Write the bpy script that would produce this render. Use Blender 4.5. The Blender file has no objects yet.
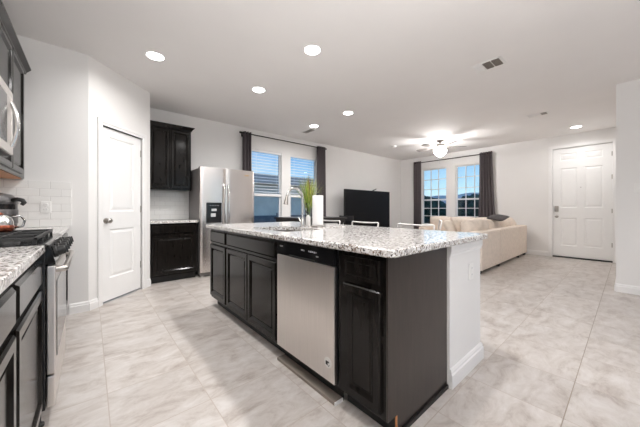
import bpy, bmesh, math, random
from mathutils import Vector, Matrix, noise

random.seed(7)
SC = bpy.context.scene
COL = SC.collection
PI = math.pi

# ------------------------------------------------------------------ camera
F_PX, YAW, CX, CY, CAM_H = 266.5, 0.711, 320.0, 208.8, 1.093
cam = bpy.data.cameras.new('camera')
cam.sensor_width = 36.0
cam.lens = F_PX / 640.0 * 36.0
cam.shift_x = 0.0
cam.shift_y = (CY - 213.5) / 640.0
cam.clip_start = 0.02
cam.clip_end = 500
camo = bpy.data.objects.new('camera', cam)
camo.location = (0, 0, CAM_H)
camo.rotation_euler = (PI / 2, 0, -YAW)
COL.objects.link(camo)
SC.camera = camo

# ------------------------------------------------------------------ view
SC.view_settings.view_transform = 'Standard'
SC.view_settings.look = 'None'
SC.view_settings.gamma = 1.0
SC.view_settings.use_curve_mapping = False
SC.view_settings.exposure = 0.24
SC.cycles.use_denoising = True
SC.cycles.max_bounces = 10
SC.cycles.diffuse_bounces = 6
SC.cycles.glossy_bounces = 5
SC.cycles.transmission_bounces = 8
SC.cycles.transparent_max_bounces = 12
SC.cycles.caustics_reflective = False
SC.cycles.caustics_refractive = False
SC.cycles.sample_clamp_indirect = 4.0
SC.cycles.blur_glossy = 1.0

# ------------------------------------------------------------------ sky
W = bpy.data.worlds.new('sky')
SC.world = W
W.use_nodes = True
nt = W.node_tree
nt.nodes.clear()
tc = nt.nodes.new('ShaderNodeTexCoord')
sep = nt.nodes.new('ShaderNodeSeparateXYZ')
nt.links.new(tc.outputs['Generated'], sep.inputs[0])
ramp = nt.nodes.new('ShaderNodeValToRGB')
ramp.color_ramp.elements[0].position = 0.05
ramp.color_ramp.elements[0].color = (0.60, 0.84, 0.94, 1)
ramp.color_ramp.elements[1].position = 0.24
ramp.color_ramp.elements[1].color = (0.12, 0.36, 0.74, 1)
nt.links.new(sep.outputs['Z'], ramp.inputs[0])
mp = nt.nodes.new('ShaderNodeMapping')
mp.inputs['Scale'].default_value = (3.0, 3.0, 11.0)
nt.links.new(tc.outputs['Generated'], mp.inputs[0])
nz = nt.nodes.new('ShaderNodeTexNoise')
nz.inputs['Scale'].default_value = 1.6
nz.inputs['Detail'].default_value = 6
nt.links.new(mp.outputs[0], nz.inputs['Vector'])
cr = nt.nodes.new('ShaderNodeValToRGB')
cr.color_ramp.elements[0].position = 0.45
cr.color_ramp.elements[0].color = (0, 0, 0, 1)
cr.color_ramp.elements[1].position = 0.72
cr.color_ramp.elements[1].color = (0.8, 0.8, 0.8, 1)
nt.links.new(nz.outputs['Fac'], cr.inputs[0])
mx = nt.nodes.new('ShaderNodeMixRGB')
mx.inputs['Color2'].default_value = (0.78, 0.86, 0.92, 1)
nt.links.new(cr.outputs[0], mx.inputs['Fac'])
nt.links.new(ramp.outputs[0], mx.inputs['Color1'])
bg = nt.nodes.new('ShaderNodeBackground')
bg.inputs['Strength'].default_value = 1.0
nt.links.new(mx.outputs[0], bg.inputs['Color'])
wo = nt.nodes.new('ShaderNodeOutputWorld')
nt.links.new(bg.outputs[0], wo.inputs['Surface'])

# ------------------------------------------------------------------ large lights: added fill lamps set in the two unseen rear windows
def area_light(name, loc, rot, sx, sy, power, color=(1, 1, 1)):
    l = bpy.data.lights.new(name, 'AREA')
    l.shape = 'RECTANGLE'
    l.size = sx
    l.size_y = sy
    l.energy = power
    l.color = color
    o = bpy.data.objects.new(name, l)
    o.location = loc
    o.rotation_euler = rot
    COL.objects.link(o)
    return o

FILL_TINT = (0.93, 0.96, 1.0)
area_light('window_fill', (0.55, -3.28, 1.5), (PI / 2, 0, 0), 1.7, 1.9, 12, FILL_TINT)  # added fill lamp standing in for outdoor light from an unseen window
area_light('window_fill', (3.3, -3.28, 1.5), (PI / 2, 0, 0), 1.7, 1.9, 12, FILL_TINT)
# added unseen lamp aimed at the ceiling, standing in for a bounced flash
area_light('bounce_fill', (0.2, -0.5, 1.6), (PI, 0, 0), 0.5, 0.5, 80, (1.0, 1.0, 1.0))
CAN_POWER = 13.2
CAN_COLOR = (1.0, 0.985, 0.975)
FAN_POWER = 72.0

# ------------------------------------------------------------------ materials
def new_mat(name):
    m = bpy.data.materials.new(name)
    m.use_nodes = True
    return m, m.node_tree, m.node_tree.nodes['Principled BSDF']

def simple(name, col, rough=0.5, metal=0.0, var=0.05, scale=8.0, bump=0.0, bscale=60.0, spec=None, coat=0.0, stretch=None):
    m, t, b = new_mat(name)
    b.inputs['Roughness'].default_value = rough
    b.inputs['Metallic'].default_value = metal
    if spec is not None:
        b.inputs['Specular IOR Level'].default_value = spec
    if coat:
        b.inputs['Coat Weight'].default_value = coat
        b.inputs['Coat Roughness'].default_value = 0.12
    tcx = t.nodes.new('ShaderNodeTexCoord')
    src = tcx.outputs['Object']
    if stretch:
        mpx = t.nodes.new('ShaderNodeMapping')
        mpx.inputs['Scale'].default_value = stretch
        t.links.new(src, mpx.inputs[0])
        src = mpx.outputs[0]
    n = t.nodes.new('ShaderNodeTexNoise')
    n.inputs['Scale'].default_value = scale
    n.inputs['Detail'].default_value = 4
    t.links.new(src, n.inputs['Vector'])
    r = t.nodes.new('ShaderNodeValToRGB')
    r.color_ramp.elements[0].position = 0.3
    r.color_ramp.elements[1].position = 0.7
    r.color_ramp.elements[0].color = tuple(max(0, c * (1 - var)) for c in col) + (1,)
    r.color_ramp.elements[1].color = tuple(min(1, c * (1 + var)) for c in col) + (1,)
    t.links.new(n.outputs['Fac'], r.inputs[0])
    t.links.new(r.outputs[0], b.inputs['Base Color'])
    if bump:
        n2 = t.nodes.new('ShaderNodeTexNoise')
        n2.inputs['Scale'].default_value = bscale
        n2.inputs['Detail'].default_value = 3
        t.links.new(src, n2.inputs['Vector'])
        bp = t.nodes.new('ShaderNodeBump')
        bp.inputs['Strength'].default_value = bump
        bp.inputs['Distance'].default_value = 0.004
        t.links.new(n2.outputs['Fac'], bp.inputs['Height'])
        t.links.new(bp.outputs[0], b.inputs['Normal'])
    return m

def emit(name, col, strength):
    m, t, b = new_mat(name)
    b.inputs['Base Color'].default_value = col + (1,)
    b.inputs['Emission Color'].default_value = col + (1,)
    b.inputs['Emission Strength'].default_value = strength
    return m

M = {}
M['wall'] = simple('painted_wall', (0.80, 0.785, 0.77), 0.75, var=0.012, scale=2, bump=0.12, bscale=110)
M['ceiling'] = simple('painted_ceiling', (0.86, 0.84, 0.83), 0.85, var=0.012, scale=2, bump=0.15, bscale=90)
M['trim'] = simple('white_trim_paint', (0.84, 0.83, 0.82), 0.4, var=0.01)
M['door'] = simple('white_door_paint', (0.86, 0.855, 0.845), 0.4, var=0.01)
M['cabinet'] = simple('espresso_cabinet_wood', (0.009, 0.0075, 0.0065), 0.15, var=0.3, scale=6, stretch=(6, 6, 1), spec=0.22)
M['cabinet_side'] = simple('brown_black_end_panel', (0.030, 0.022, 0.019), 0.30, var=0.2, scale=6, stretch=(6, 6, 1), spec=0.4)
M['toe'] = simple('black_toe_kick', (0.010, 0.009, 0.008), 0.5, var=0.1)
M['raw_wood'] = simple('orange_raw_wood', (0.55, 0.24, 0.10), 0.5, var=0.15, scale=20)
M['steel'] = simple('brushed_stainless', (0.76, 0.71, 0.68), 0.27, 1.0, var=0.03, scale=40, stretch=(1, 1, 30))
M['steel_h'] = simple('brushed_stainless_across', (0.76, 0.72, 0.69), 0.32, 1.0, var=0.05, scale=8, stretch=(40, 0.4, 0.4))
M['steel_side'] = simple('grey_appliance_side', (0.23, 0.215, 0.21), 0.45, 0.3, var=0.04)
M['chrome'] = simple('polished_chrome', (0.66, 0.65, 0.64), 0.14, 1.0, var=0.01)
M['nickel'] = simple('satin_nickel', (0.45, 0.42, 0.39), 0.3, 1.0, var=0.02)
M['alum'] = simple('pale_brushed_metal', (0.72, 0.70, 0.68), 0.35, 0.6, var=0.02)
M['black_gloss'] = simple('gloss_black', (0.008, 0.008, 0.009), 0.12, var=0.1)
M['black'] = simple('matte_black', (0.012, 0.012, 0.012), 0.45, var=0.1)
M['iron'] = simple('cast_iron', (0.018, 0.018, 0.018), 0.5, var=0.2, scale=40, bump=0.2)
M['white_plastic'] = simple('white_plastic', (0.83, 0.82, 0.80), 0.35, var=0.01)
M['paper'] = simple('white_paper', (0.88, 0.87, 0.86), 0.9, var=0.01, bump=0.2, bscale=150)
M['dark_grey'] = simple('dark_grey_plastic', (0.09, 0.085, 0.085), 0.3, 0.4, var=0.05)
M['mark'] = simple('pale_printed_mark', (0.55, 0.55, 0.55), 0.5, var=0.02)
M['gold_mark'] = simple('gold_metal_mark', (0.75, 0.5, 0.2), 0.35, 0.7, var=0.03)
M['curtain'] = simple('charcoal_curtain_cloth', (0.105, 0.088, 0.094), 0.85, var=0.08, scale=30, bump=0.3, bscale=300)
M['rod'] = simple('dark_bronze_metal', (0.02, 0.017, 0.015), 0.35, 0.6, var=0.05)
M['sofa'] = simple('beige_upholstery', (0.78, 0.68, 0.59), 0.92, var=0.07, scale=14, bump=0.35, bscale=260)
M['pillow'] = simple('pale_beige_pillow', (0.74, 0.65, 0.56), 0.92, var=0.09, scale=9, bump=0.35, bscale=260)
M['throw'] = simple('charcoal_throw_cloth', (0.07, 0.062, 0.062), 0.9, var=0.1, bump=0.3, bscale=200)
M['dark_wood'] = simple('black_brown_wood', (0.012, 0.010, 0.010), 0.4, var=0.3, stretch=(1, 8, 8))
M['blind'] = simple('white_blind_slat', (0.82, 0.82, 0.82), 0.5, var=0.02)
M['vinyl'] = simple('white_window_vinyl', (0.80, 0.80, 0.80), 0.4, var=0.01)
M['copper'] = simple('copper_red_metal', (0.38, 0.11, 0.06), 0.22, 0.8, var=0.06)
M['flame'] = simple('polished_orange_copper', (0.95, 0.45, 0.15), 0.15, 0.8, var=0.03)
M['vent_dark'] = simple('vent_shadow_grey', (0.26, 0.25, 0.24), 0.7, var=0.05)
M['blade'] = simple('grey_brown_fan_blade', (0.17, 0.15, 0.14), 0.45, var=0.2, scale=10, stretch=(1, 8, 1))
M['leaf'] = simple('green_grass_blade', (0.20, 0.30, 0.035), 0.5, var=0.5, scale=25)
M['leaf_y'] = simple('yellow_green_grass_blade', (0.42, 0.42, 0.10), 0.5, var=0.3, scale=25)
M['stalk'] = simple('brown_grass_stalk', (0.22, 0.14, 0.06), 0.6, var=0.3, scale=25)
M['tree'] = simple('dark_tree_leaves', (0.022, 0.05, 0.035), 0.8, var=0.8, scale=3, bump=1.0, bscale=9)
M['bark'] = simple('tree_bark', (0.06, 0.05, 0.04), 0.9, var=0.2)
M['hill'] = simple('hazy_hillside', (0.34, 0.36, 0.38), 0.95, var=0.3, scale=0.08)  # lightened so the distance haze sits in the hill colour
M['roof'] = simple('slate_blue_roof', (0.30, 0.27, 0.25), 0.9, var=0.15, scale=2)
M['siding'] = simple('grey_blue_siding', (0.85, 0.74, 0.62), 0.85, var=0.08, scale=2)
M['fence'] = simple('dark_blue_grey_fence', (0.16, 0.17, 0.19), 0.85, var=0.15, scale=3)
M['lawn'] = simple('outdoor_ground', (0.10, 0.13, 0.12), 0.95, var=0.3, scale=1)
M['lamp'] = emit('lamp_lens', (1.0, 0.98, 0.95), 12.0)
M['globe'] = emit('frosted_globe', (1.0, 0.975, 0.96), 95.0)
M['sensor'] = simple('red_orange_fruit', (0.6, 0.1, 0.03), 0.4, var=0.1)

def glass_mat(name, col=(1, 1, 1), alpha=0.12, rough=0.02):
    m, t, b = new_mat(name)
    t.nodes.remove(b)
    tr = t.nodes.new('ShaderNodeBsdfTransparent')
    tr.inputs[0].default_value = col + (1,)
    gl = t.nodes.new('ShaderNodeBsdfGlossy')
    gl.inputs['Roughness'].default_value = rough
    gl.inputs[0].default_value = (1, 1, 1, 1)
    fr = t.nodes.new('ShaderNodeFresnel')
    fr.inputs[0].default_value = 1.45
    ml = t.nodes.new('ShaderNodeMath')
    ml.operation = 'MULTIPLY'
    ml.inputs[1].default_value = alpha
    t.links.new(fr.outputs[0], ml.inputs[0])
    ms = t.nodes.new('ShaderNodeMixShader')
    t.links.new(ml.outputs[0], ms.inputs[0])
    t.links.new(tr.outputs[0], ms.inputs[1])
    t.links.new(gl.outputs[0], ms.inputs[2])
    t.links.new(ms.outputs[0], t.nodes['Material Output'].inputs['Surface'])
    return m
M['glass'] = glass_mat('window_glass', (0.93, 0.97, 1.0), 0.5)
M['vase_glass'] = glass_mat('clear_vase_glass', (0.86, 0.90, 0.88), 2.0)

def granite():
    m, t, b = new_mat('speckled_granite')
    L = t.links
    tcx = t.nodes.new('ShaderNodeTexCoord')
    def ramp_of(out, stops):
        r = t.nodes.new('ShaderNodeValToRGB')
        e = r.color_ramp.elements
        e[0].position, e[0].color = stops[0][0], stops[0][1]
        e[1].position, e[1].color = stops[-1][0], stops[-1][1]
        for p, c in stops[1:-1]:
            n = e.new(p)
            n.color = c
        L.new(out, r.inputs[0])
        return r.outputs[0]
    def mixc(f, a, bb):
        x = t.nodes.new('ShaderNodeMixRGB')
        L.new(f, x.inputs[0])
        if isinstance(a, tuple): x.inputs[1].default_value = a
        else: L.new(a, x.inputs[1])
        if isinstance(bb, tuple): x.inputs[2].default_value = bb
        else: L.new(bb, x.inputs[2])
        return x.outputs[0]
    n1 = t.nodes.new('ShaderNodeTexNoise'); n1.inputs['Scale'].default_value = 55; n1.inputs['Detail'].default_value = 3
    L.new(tcx.outputs['Object'], n1.inputs['Vector'])
    base = ramp_of(n1.outputs['Fac'], [(0.36, (0.48, 0.45, 0.42, 1)), (0.5, (0.68, 0.66, 0.64, 1)), (0.62, (0.80, 0.79, 0.78, 1))])
    v = t.nodes.new('ShaderNodeTexVoronoi'); v.inputs['Scale'].default_value = 150
    L.new(tcx.outputs['Object'], v.inputs['Vector'])
    g = t.nodes.new('ShaderNodeRGBToBW'); L.new(v.outputs['Color'], g.inputs[0])
    dark = ramp_of(g.outputs[0], [(0.28, (1, 1, 1, 1)), (0.31, (0, 0, 0, 1))])
    c1 = mixc(dark, base, (0.045, 0.04, 0.038, 1))
    v2 = t.nodes.new('ShaderNodeTexVoronoi'); v2.inputs['Scale'].default_value = 120
    mp2 = t.nodes.new('ShaderNodeMapping'); mp2.inputs['Location'].default_value = (3.1, 1.7, 5.2)
    L.new(tcx.outputs['Object'], mp2.inputs[0]); L.new(mp2.outputs[0], v2.inputs['Vector'])
    g2 = t.nodes.new('ShaderNodeRGBToBW'); L.new(v2.outputs['Color'], g2.inputs[0])
    brown = ramp_of(g2.outputs[0], [(0.29, (1, 1, 1, 1)), (0.31, (0, 0, 0, 1))])
    c2 = mixc(brown, c1, (0.22, 0.16, 0.12, 1))
    v3 = t.nodes.new('ShaderNodeTexVoronoi'); v3.inputs['Scale'].default_value = 95
    mp3 = t.nodes.new('ShaderNodeMapping'); mp3.inputs['Location'].default_value = (7.1, 2.7, 1.2)
    L.new(tcx.outputs['Object'], mp3.inputs[0]); L.new(mp3.outputs[0], v3.inputs['Vector'])
    g3 = t.nodes.new('ShaderNodeRGBToBW'); L.new(v3.outputs['Color'], g3.inputs[0])
    whi = ramp_of(g3.outputs[0], [(0.66, (0, 0, 0, 1)), (0.69, (1, 1, 1, 1))])
    c3 = mixc(whi, c2, (0.82, 0.81, 0.79, 1))
    L.new(c3, b.inputs['Base Color'])
    b.inputs['Roughness'].default_value = 0.12
    return m
M['granite'] = granite()

def floor_mat():
    m, t, b = new_mat('stone_look_floor_tile')
    L = t.links
    tcx = t.nodes.new('ShaderNodeTexCoord')
    sp = t.nodes.new('ShaderNodeSeparateXYZ'); L.new(tcx.outputs['Object'], sp.inputs[0])
    def mth(op, a, bb=None, cl=False):
        n = t.nodes.new('ShaderNodeMath'); n.operation = op; n.use_clamp = cl
        if isinstance(a, (int, float)): n.inputs[0].default_value = a
        else: L.new(a, n.inputs[0])
        if bb is not None:
            if isinstance(bb, (int, float)): n.inputs[1].default_value = bb
            else: L.new(bb, n.inputs[1])
        return n.outputs[0]
    S = 0.4475
    fx = mth('DIVIDE', mth('SUBTRACT', sp.outputs['X'], 0.0755), S)
    fy = mth('DIVIDE', mth('SUBTRACT', sp.outputs['Y'], 0.2245), S)
    def edge(f):
        fr = mth('FRACT', f)
        d = mth('MINIMUM', fr, mth('SUBTRACT', 1.0, fr))
        return d
    d = mth('MINIMUM', edge(fx), edge(fy))
    gr = mth('LESS_THAN', d, 0.0055)
    # each tile has its own tint and its own cut of the veining
    cmb = t.nodes.new('ShaderNodeCombineXYZ')
    L.new(mth('FLOOR', fx), cmb.inputs[0]); L.new(mth('FLOOR', fy), cmb.inputs[1])
    wn = t.nodes.new('ShaderNodeTexWhiteNoise'); wn.noise_dimensions = '3D'
    L.new(cmb.outputs[0], wn.inputs['Vector'])
    sc = t.nodes.new('ShaderNodeVectorMath'); sc.operation = 'SCALE'; sc.inputs['Scale'].default_value = 13.0
    L.new(wn.outputs['Color'], sc.inputs[0])
    ad = t.nodes.new('ShaderNodeVectorMath'); ad.operation = 'ADD'
    L.new(tcx.outputs['Object'], ad.inputs[0]); L.new(sc.outputs[0], ad.inputs[1])
    mpv = t.nodes.new('ShaderNodeMapping')
    mpv.inputs['Rotation'].default_value = (0, 0, math.radians(12))
    mpv.inputs['Scale'].default_value = (1.0, 1.9, 1.0)
    L.new(ad.outputs[0], mpv.inputs[0])
    n1 = t.nodes.new('ShaderNodeTexNoise'); n1.inputs['Scale'].default_value = 4.6; n1.inputs['Detail'].default_value = 10
    n1.inputs['Roughness'].default_value = 0.70; n1.inputs['Distortion'].default_value = 0.45
    L.new(mpv.outputs[0], n1.inputs['Vector'])
    r = t.nodes.new('ShaderNodeValToRGB')
    e = r.color_ramp.elements
    e[0].position, e[0].color = 0.30, (0.33, 0.275, 0.24, 1)
    e[1].position, e[1].color = 0.66, (0.62, 0.585, 0.56, 1)
    k = e.new(0.48); k.color = (0.515, 0.47, 0.435, 1)
    L.new(n1.outputs['Fac'], r.inputs[0])
    hs = t.nodes.new('ShaderNodeHueSaturation')
    L.new(r.outputs[0], hs.inputs['Color'])
    L.new(mth('ADD', mth('MULTIPLY', wn.outputs['Value'], 0.10), 0.95), hs.inputs['Value'])
    mixg = t.nodes.new('ShaderNodeMixRGB')
    L.new(gr, mixg.inputs[0]); L.new(hs.outputs[0], mixg.inputs[1])
    # grout along the x lines is the darker one
    jc = t.nodes.new('ShaderNodeMixRGB'); L.new(mth('LESS_THAN', mth('ABSOLUTE', mth('SUBTRACT', sp.outputs['Y'], 0.2245)), 0.01), jc.inputs[0])
    jc.inputs[1].default_value = (0.44, 0.38, 0.33, 1); jc.inputs[2].default_value = (0.30, 0.25, 0.20, 1)
    L.new(jc.outputs[0], mixg.inputs[2])
    L.new(mixg.outputs[0], b.inputs['Base Color'])
    rg = mth('ADD', mth('MULTIPLY', n1.outputs['Fac'], 0.25), 0.22)
    L.new(rg, b.inputs['Roughness'])
    bp = t.nodes.new('ShaderNodeBump'); bp.inputs['Strength'].default_value = 0.4; bp.inputs['Distance'].default_value = 0.002
    L.new(mth('SUBTRACT', 1.0, gr), bp.inputs['Height'])
    L.new(bp.outputs[0], b.inputs['Normal'])
    return m
M['floor'] = floor_mat()

def subway():
    m, t, b = new_mat('white_subway_tile')
    L = t.links
    tcx = t.nodes.new('ShaderNodeTexCoord')
    sp = t.nodes.new('ShaderNodeSeparateXYZ'); L.new(tcx.outputs['Object'], sp.inputs[0])
    cb = t.nodes.new('ShaderNodeCombineXYZ')
    L.new(sp.outputs['X'], cb.inputs[0]); L.new(sp.outputs['Z'], cb.inputs[1])
    br = t.nodes.new('ShaderNodeTexBrick')
    br.inputs['Scale'].default_value = 1.0
    br.inputs['Brick Width'].default_value = 0.152
    br.inputs['Row Height'].default_value = 0.076
    br.inputs['Mortar Size'].default_value = 0.0025
    br.inputs['Mortar Smooth'].default_value = 0.2
    br.inputs['Color1'].default_value = (0.82, 0.81, 0.79, 1)
    br.inputs['Color2'].default_value = (0.79, 0.78, 0.76, 1)
    br.inputs['Mortar'].default_value = (0.68, 0.665, 0.65, 1)
    L.new(cb.outputs[0], br.inputs['Vector'])
    L.new(br.outputs['Color'], b.inputs['Base Color'])
    b.inputs['Roughness'].default_value = 0.15
    bp = t.nodes.new('ShaderNodeBump'); bp.inputs['Strength'].default_value = 0.6; bp.inputs['Distance'].default_value = 0.002
    bp.invert = True
    L.new(br.outputs['Fac'], bp.inputs['Height']); L.new(bp.outputs[0], b.inputs['Normal'])
    return m
M['subway'] = subway()

# ------------------------------------------------------------------ mesh helpers
def link(o, parent=None):
    COL.objects.link(o)
    if parent is not None:
        o.parent = parent
    return o

def obj(name, bm, mat, parent=None, smooth=False, auto=None):
    bmesh.ops.recalc_face_normals(bm, faces=bm.faces[:])
    me = bpy.data.meshes.new(name)
    bm.to_mesh(me)
    bm.free()
    if smooth:
        me.polygons.foreach_set('use_smooth', [True] * len(me.polygons))
        if auto is not None:
            me.set_sharp_from_angle(angle=math.radians(auto))
    me.materials.append(M[mat] if isinstance(mat, str) else mat)
    return link(bpy.data.objects.new(name, me), parent)

def thing(name, label, cat, loc=(0, 0, 0), rz=0.0, group=None, kind=None):
    o = bpy.data.objects.new(name, None)
    o.empty_display_size = 0.1
    o.location = loc
    o.rotation_euler = (0, 0, rz)
    COL.objects.link(o)
    if label: o['label'] = label
    if cat: o['category'] = cat
    if group: o['group'] = group
    if kind: o['kind'] = kind
    return o

def tag(o, label, cat, group=None, kind=None):
    o['label'] = label
    o['category'] = cat
    if group: o['group'] = group
    if kind: o['kind'] = kind
    return o

def struct(o, label=None):
    o['kind'] = 'structure'
    if label: o['label'] = label
    return o

def box(bm, x0, x1, y0, y1, z0, z1, bev=0.0, seg=2):
    r = bmesh.ops.create_cube(bm, size=1.0)
    vs = r['verts']
    bmesh.ops.scale(bm, vec=(x1 - x0, y1 - y0, z1 - z0), verts=vs)
    bmesh.ops.translate(bm, vec=((x0 + x1) / 2, (y0 + y1) / 2, (z0 + z1) / 2), verts=vs)
    if bev > 0:
        es = list({e for v in vs for e in v.link_edges})
        bmesh.ops.bevel(bm, geom=es, offset=bev, segments=seg, affect='EDGES', profile=0.6)
    return bm

def boxm(x0, x1, y0, y1, z0, z1, bev=0.0, seg=2):
    return box(bmesh.new(), x0, x1, y0, y1, z0, z1, bev, seg)

def tube(bm, pts, rad, seg=10, caps=True):
    """Tube along points; rad a number or one per point."""
    pts = [Vector(p) for p in pts]
    if isinstance(rad, (int, float)):
        rad = [rad] * len(pts)
    rings = []
    up = None
    for i, p in enumerate(pts):
        if i == 0: d = pts[1] - pts[0]
        elif i == len(pts) - 1: d = pts[-1] - pts[-2]
        else: d = (pts[i + 1] - pts[i]).normalized() + (pts[i] - pts[i - 1]).normalized()
        d.normalize()
        if up is None:
            up = Vector((0, 0, 1)) if abs(d.z) < 0.9 else Vector((1, 0, 0))
        s = d.cross(up)
        if s.length < 1e-5: s = d.cross(Vector((0, 1, 0)))
        s.normalize()
        u = s.cross(d).normalized()
        up = u
        rings.append([bm.verts.new(p + (s * math.cos(a) + u * math.sin(a)) * rad[i]) for a in [2 * PI * k / seg for k in range(seg)]])
    for a, b in zip(rings, rings[1:]):
        for k in range(seg):
            bm.faces.new((a[k], a[(k + 1) % seg], b[(k + 1) % seg], b[k]))
    if caps:
        bm.faces.new(rings[0][::-1])
        bm.faces.new(rings[-1])
    return bm

def lathe(bm, prof, cx=0, cy=0, seg=32, axis='z', loc=(0, 0, 0)):
    """prof: list of (r, z)."""
    rings = []
    for r, z in prof:
        if r < 1e-6:
            rings.append([bm.verts.new((0, 0, z))])
        else:
            rings.append([bm.verts.new((r * math.cos(2 * PI * k / seg), r * math.sin(2 * PI * k / seg), z)) for k in range(seg)])
    for a, b in zip(rings, rings[1:]):
        for k in range(seg):
            k2 = (k + 1) % seg
            if len(a) == 1 and len(b) == 1: continue
            if len(a) == 1: bm.faces.new((a[0], b[k], b[k2]))
            elif len(b) == 1: bm.faces.new((a[k], a[k2], b[0]))
            else: bm.faces.new((a[k], a[k2], b[k2], b[k]))
    vs = [v for r in rings for v in r]
    if axis == 'y': bmesh.ops.rotate(bm, cent=(0, 0, 0), matrix=Matrix.Rotation(PI / 2, 3, 'X'), verts=vs)   # +z -> -y
    if axis == 'x': bmesh.ops.rotate(bm, cent=(0, 0, 0), matrix=Matrix.Rotation(PI / 2, 3, 'Y'), verts=vs)
    bmesh.ops.translate(bm, vec=(cx + loc[0], cy + loc[1], loc[2]), verts=vs)
    return bm

def prism(bm, poly, a0, a1, axis='x'):
    """Extrude a 2D polygon. axis x: poly is (y,z); axis y: poly is (x,z); axis z: poly is (x,y)."""
    def P(p, a):
        if axis == 'x': return (a, p[0], p[1])
        if axis == 'y': return (p[0], a, p[1])
        return (p[0], p[1], a)
    A = [bm.verts.new(P(p, a0)) for p in poly]
    B = [bm.verts.new(P(p, a1)) for p in poly]
    n = len(poly)
    for k in range(n):
        bm.faces.new((A[k], A[(k + 1) % n], B[(k + 1) % n], B[k]))
    bm.faces.new(A[::-1]); bm.faces.new(B)
    return bm

def rings_panel(bm, x0, x1, z0, z1, prof, back=None):
    """Rectangular panel in the xz plane facing -y. prof: (inset, y) rings from the outside in; last is capped.
    back: y of a back cap joined to the first ring."""
    R = []
    pr = list(prof)
    if back is not None: pr = [(0.0, back)] + pr
    for ins, y in pr:
        R.append([bm.verts.new(c) for c in ((x0 + ins, y, z0 + ins), (x1 - ins, y, z0 + ins), (x1 - ins, y, z1 - ins), (x0 + ins, y, z1 - ins))])
    for a, b in zip(R, R[1:]):
        for k in range(4):
            bm.faces.new((a[k], a[(k + 1) % 4], b[(k + 1) % 4], b[k]))
    bm.faces.new(R[-1])
    if back is not None: bm.faces.new(R[0][::-1])
    return bm

def slab_grid(x_breaks, z_breaks, holes, y0, y1):
    """Upright slab from y0 to y1 with rectangular holes (cells (i,k) left out), one closed mesh in xz."""
    bm = bmesh.new()
    nx, nzz = len(x_breaks) - 1, len(z_breaks) - 1
    V = {}
    def v(i, k, s):
        key = (i, k, s)
        if key not in V: V[key] = bm.verts.new((x_breaks[i], (y0, y1)[s], z_breaks[k]))
        return V[key]
    solid = lambda i, k: 0 <= i < nx and 0 <= k < nzz and (i, k) not in holes
    for i in range(nx):
        for k in range(nzz):
            if not solid(i, k): continue
            for s in (0, 1):
                bm.faces.new((v(i, k, s), v(i + 1, k, s), v(i + 1, k + 1, s), v(i, k + 1, s)))
            if not solid(i - 1, k): bm.faces.new((v(i, k, 0), v(i, k, 1), v(i, k + 1, 1), v(i, k + 1, 0)))
            if not solid(i + 1, k): bm.faces.new((v(i + 1, k, 0), v(i + 1, k, 1), v(i + 1, k + 1, 1), v(i + 1, k + 1, 0)))
            if not solid(i, k - 1): bm.faces.new((v(i, k, 0), v(i, k, 1), v(i + 1, k, 1), v(i + 1, k, 0)))
            if not solid(i, k + 1): bm.faces.new((v(i, k + 1, 0), v(i, k + 1, 1), v(i + 1, k + 1, 1), v(i + 1, k + 1, 0)))
    return bm

def cushion(sx, sy, sz, pw=0.42, n=12, edge=0.25, wob=0.006, seed=0):
    """Puffy cushion centred on the origin; thickness sz falls to edge*sz at the rim."""
    bm = bmesh.new()
    top, bot = [], []
    for i in range(n + 1):
        rt, rb = [], []
        for j in range(n + 1):
            u, w = -1 + 2 * i / n, -1 + 2 * j / n
            f = (max(0, 1 - u ** 4) * max(0, 1 - w ** 4)) ** pw
            h = sz / 2 * (edge + (1 - edge) * f)
            q = 1 - 0.05 * (u * u) * (w * w)
            x, y = u * sx / 2 * q, w * sy / 2 * q
            wv = wob * noise.noise(Vector((x * 6 + seed, y * 6, seed)))
            rt.append(bm.verts.new((x, y, h + wv)))
            rb.append(bm.verts.new((x, y, -h + wv)))
        top.append(rt); bot.append(rb)
    for i in range(n):
        for j in range(n):
            bm.faces.new((top[i][j], top[i + 1][j], top[i + 1][j + 1], top[i][j + 1]))
            bm.faces.new((bot[i][j], bot[i][j + 1], bot[i + 1][j + 1], bot[i + 1][j]))
    for i in range(n):
        bm.faces.new((top[i][0], bot[i][0], bot[i + 1][0], top[i + 1][0]))
        bm.faces.new((top[i][n], top[i + 1][n], bot[i + 1][n], bot[i][n]))
        bm.faces.new((top[0][i], top[0][i + 1], bot[0][i + 1], bot[0][i]))
        bm.faces.new((top[n][i], bot[n][i], bot[n][i + 1], top[n][i + 1]))
    return bm

def xform(bm, m):
    bmesh.ops.transform(bm, matrix=m, verts=bm.verts[:])
    return bm

def T(x, y, z): return Matrix.Translation((x, y, z))
def R(a, ax): return Matrix.Rotation(math.radians(a), 4, ax)

# ------------------------------------------------------------------ the room
CEIL = 2.74
XL, YN, YB, XR, XE, YE, YR = -0.81, 3.78, 5.09, 8.03, 5.27, 0.115, -3.2
P1 = (-0.016, YN); P2 = (0.640, 4.436)

# floor plan polygon (inside of the shell)
plan = [(XL - .1, YR - .1), (XE + .1, YR - .1), (XE + .1, YE - .1), (XR + .1, YE - .1), (XR + .1, YB + .1), (XL - .1, YB + .1)]
bm = bmesh.new(); prism(bm, plan, -0.12, 0.0, 'z'); struct(obj('floor', bm, 'floor'), 'pale beige stone-look square floor tiles')
bm = bmesh.new(); prism(bm, plan, CEIL, CEIL + 0.1, 'z'); struct(obj('ceiling', bm, 'ceiling'), 'plain pale ceiling with recessed lights')

struct(obj('wall_left', boxm(XL - .1, XL, YR, YN, 0, CEIL), 'wall'), 'left wall behind the range run')
struct(obj('wall_end', boxm(XL - .1, P1[0], YN, YN + .1, 0, CEIL), 'wall'), 'short wall with the tiled backsplash and outlet')
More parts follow.
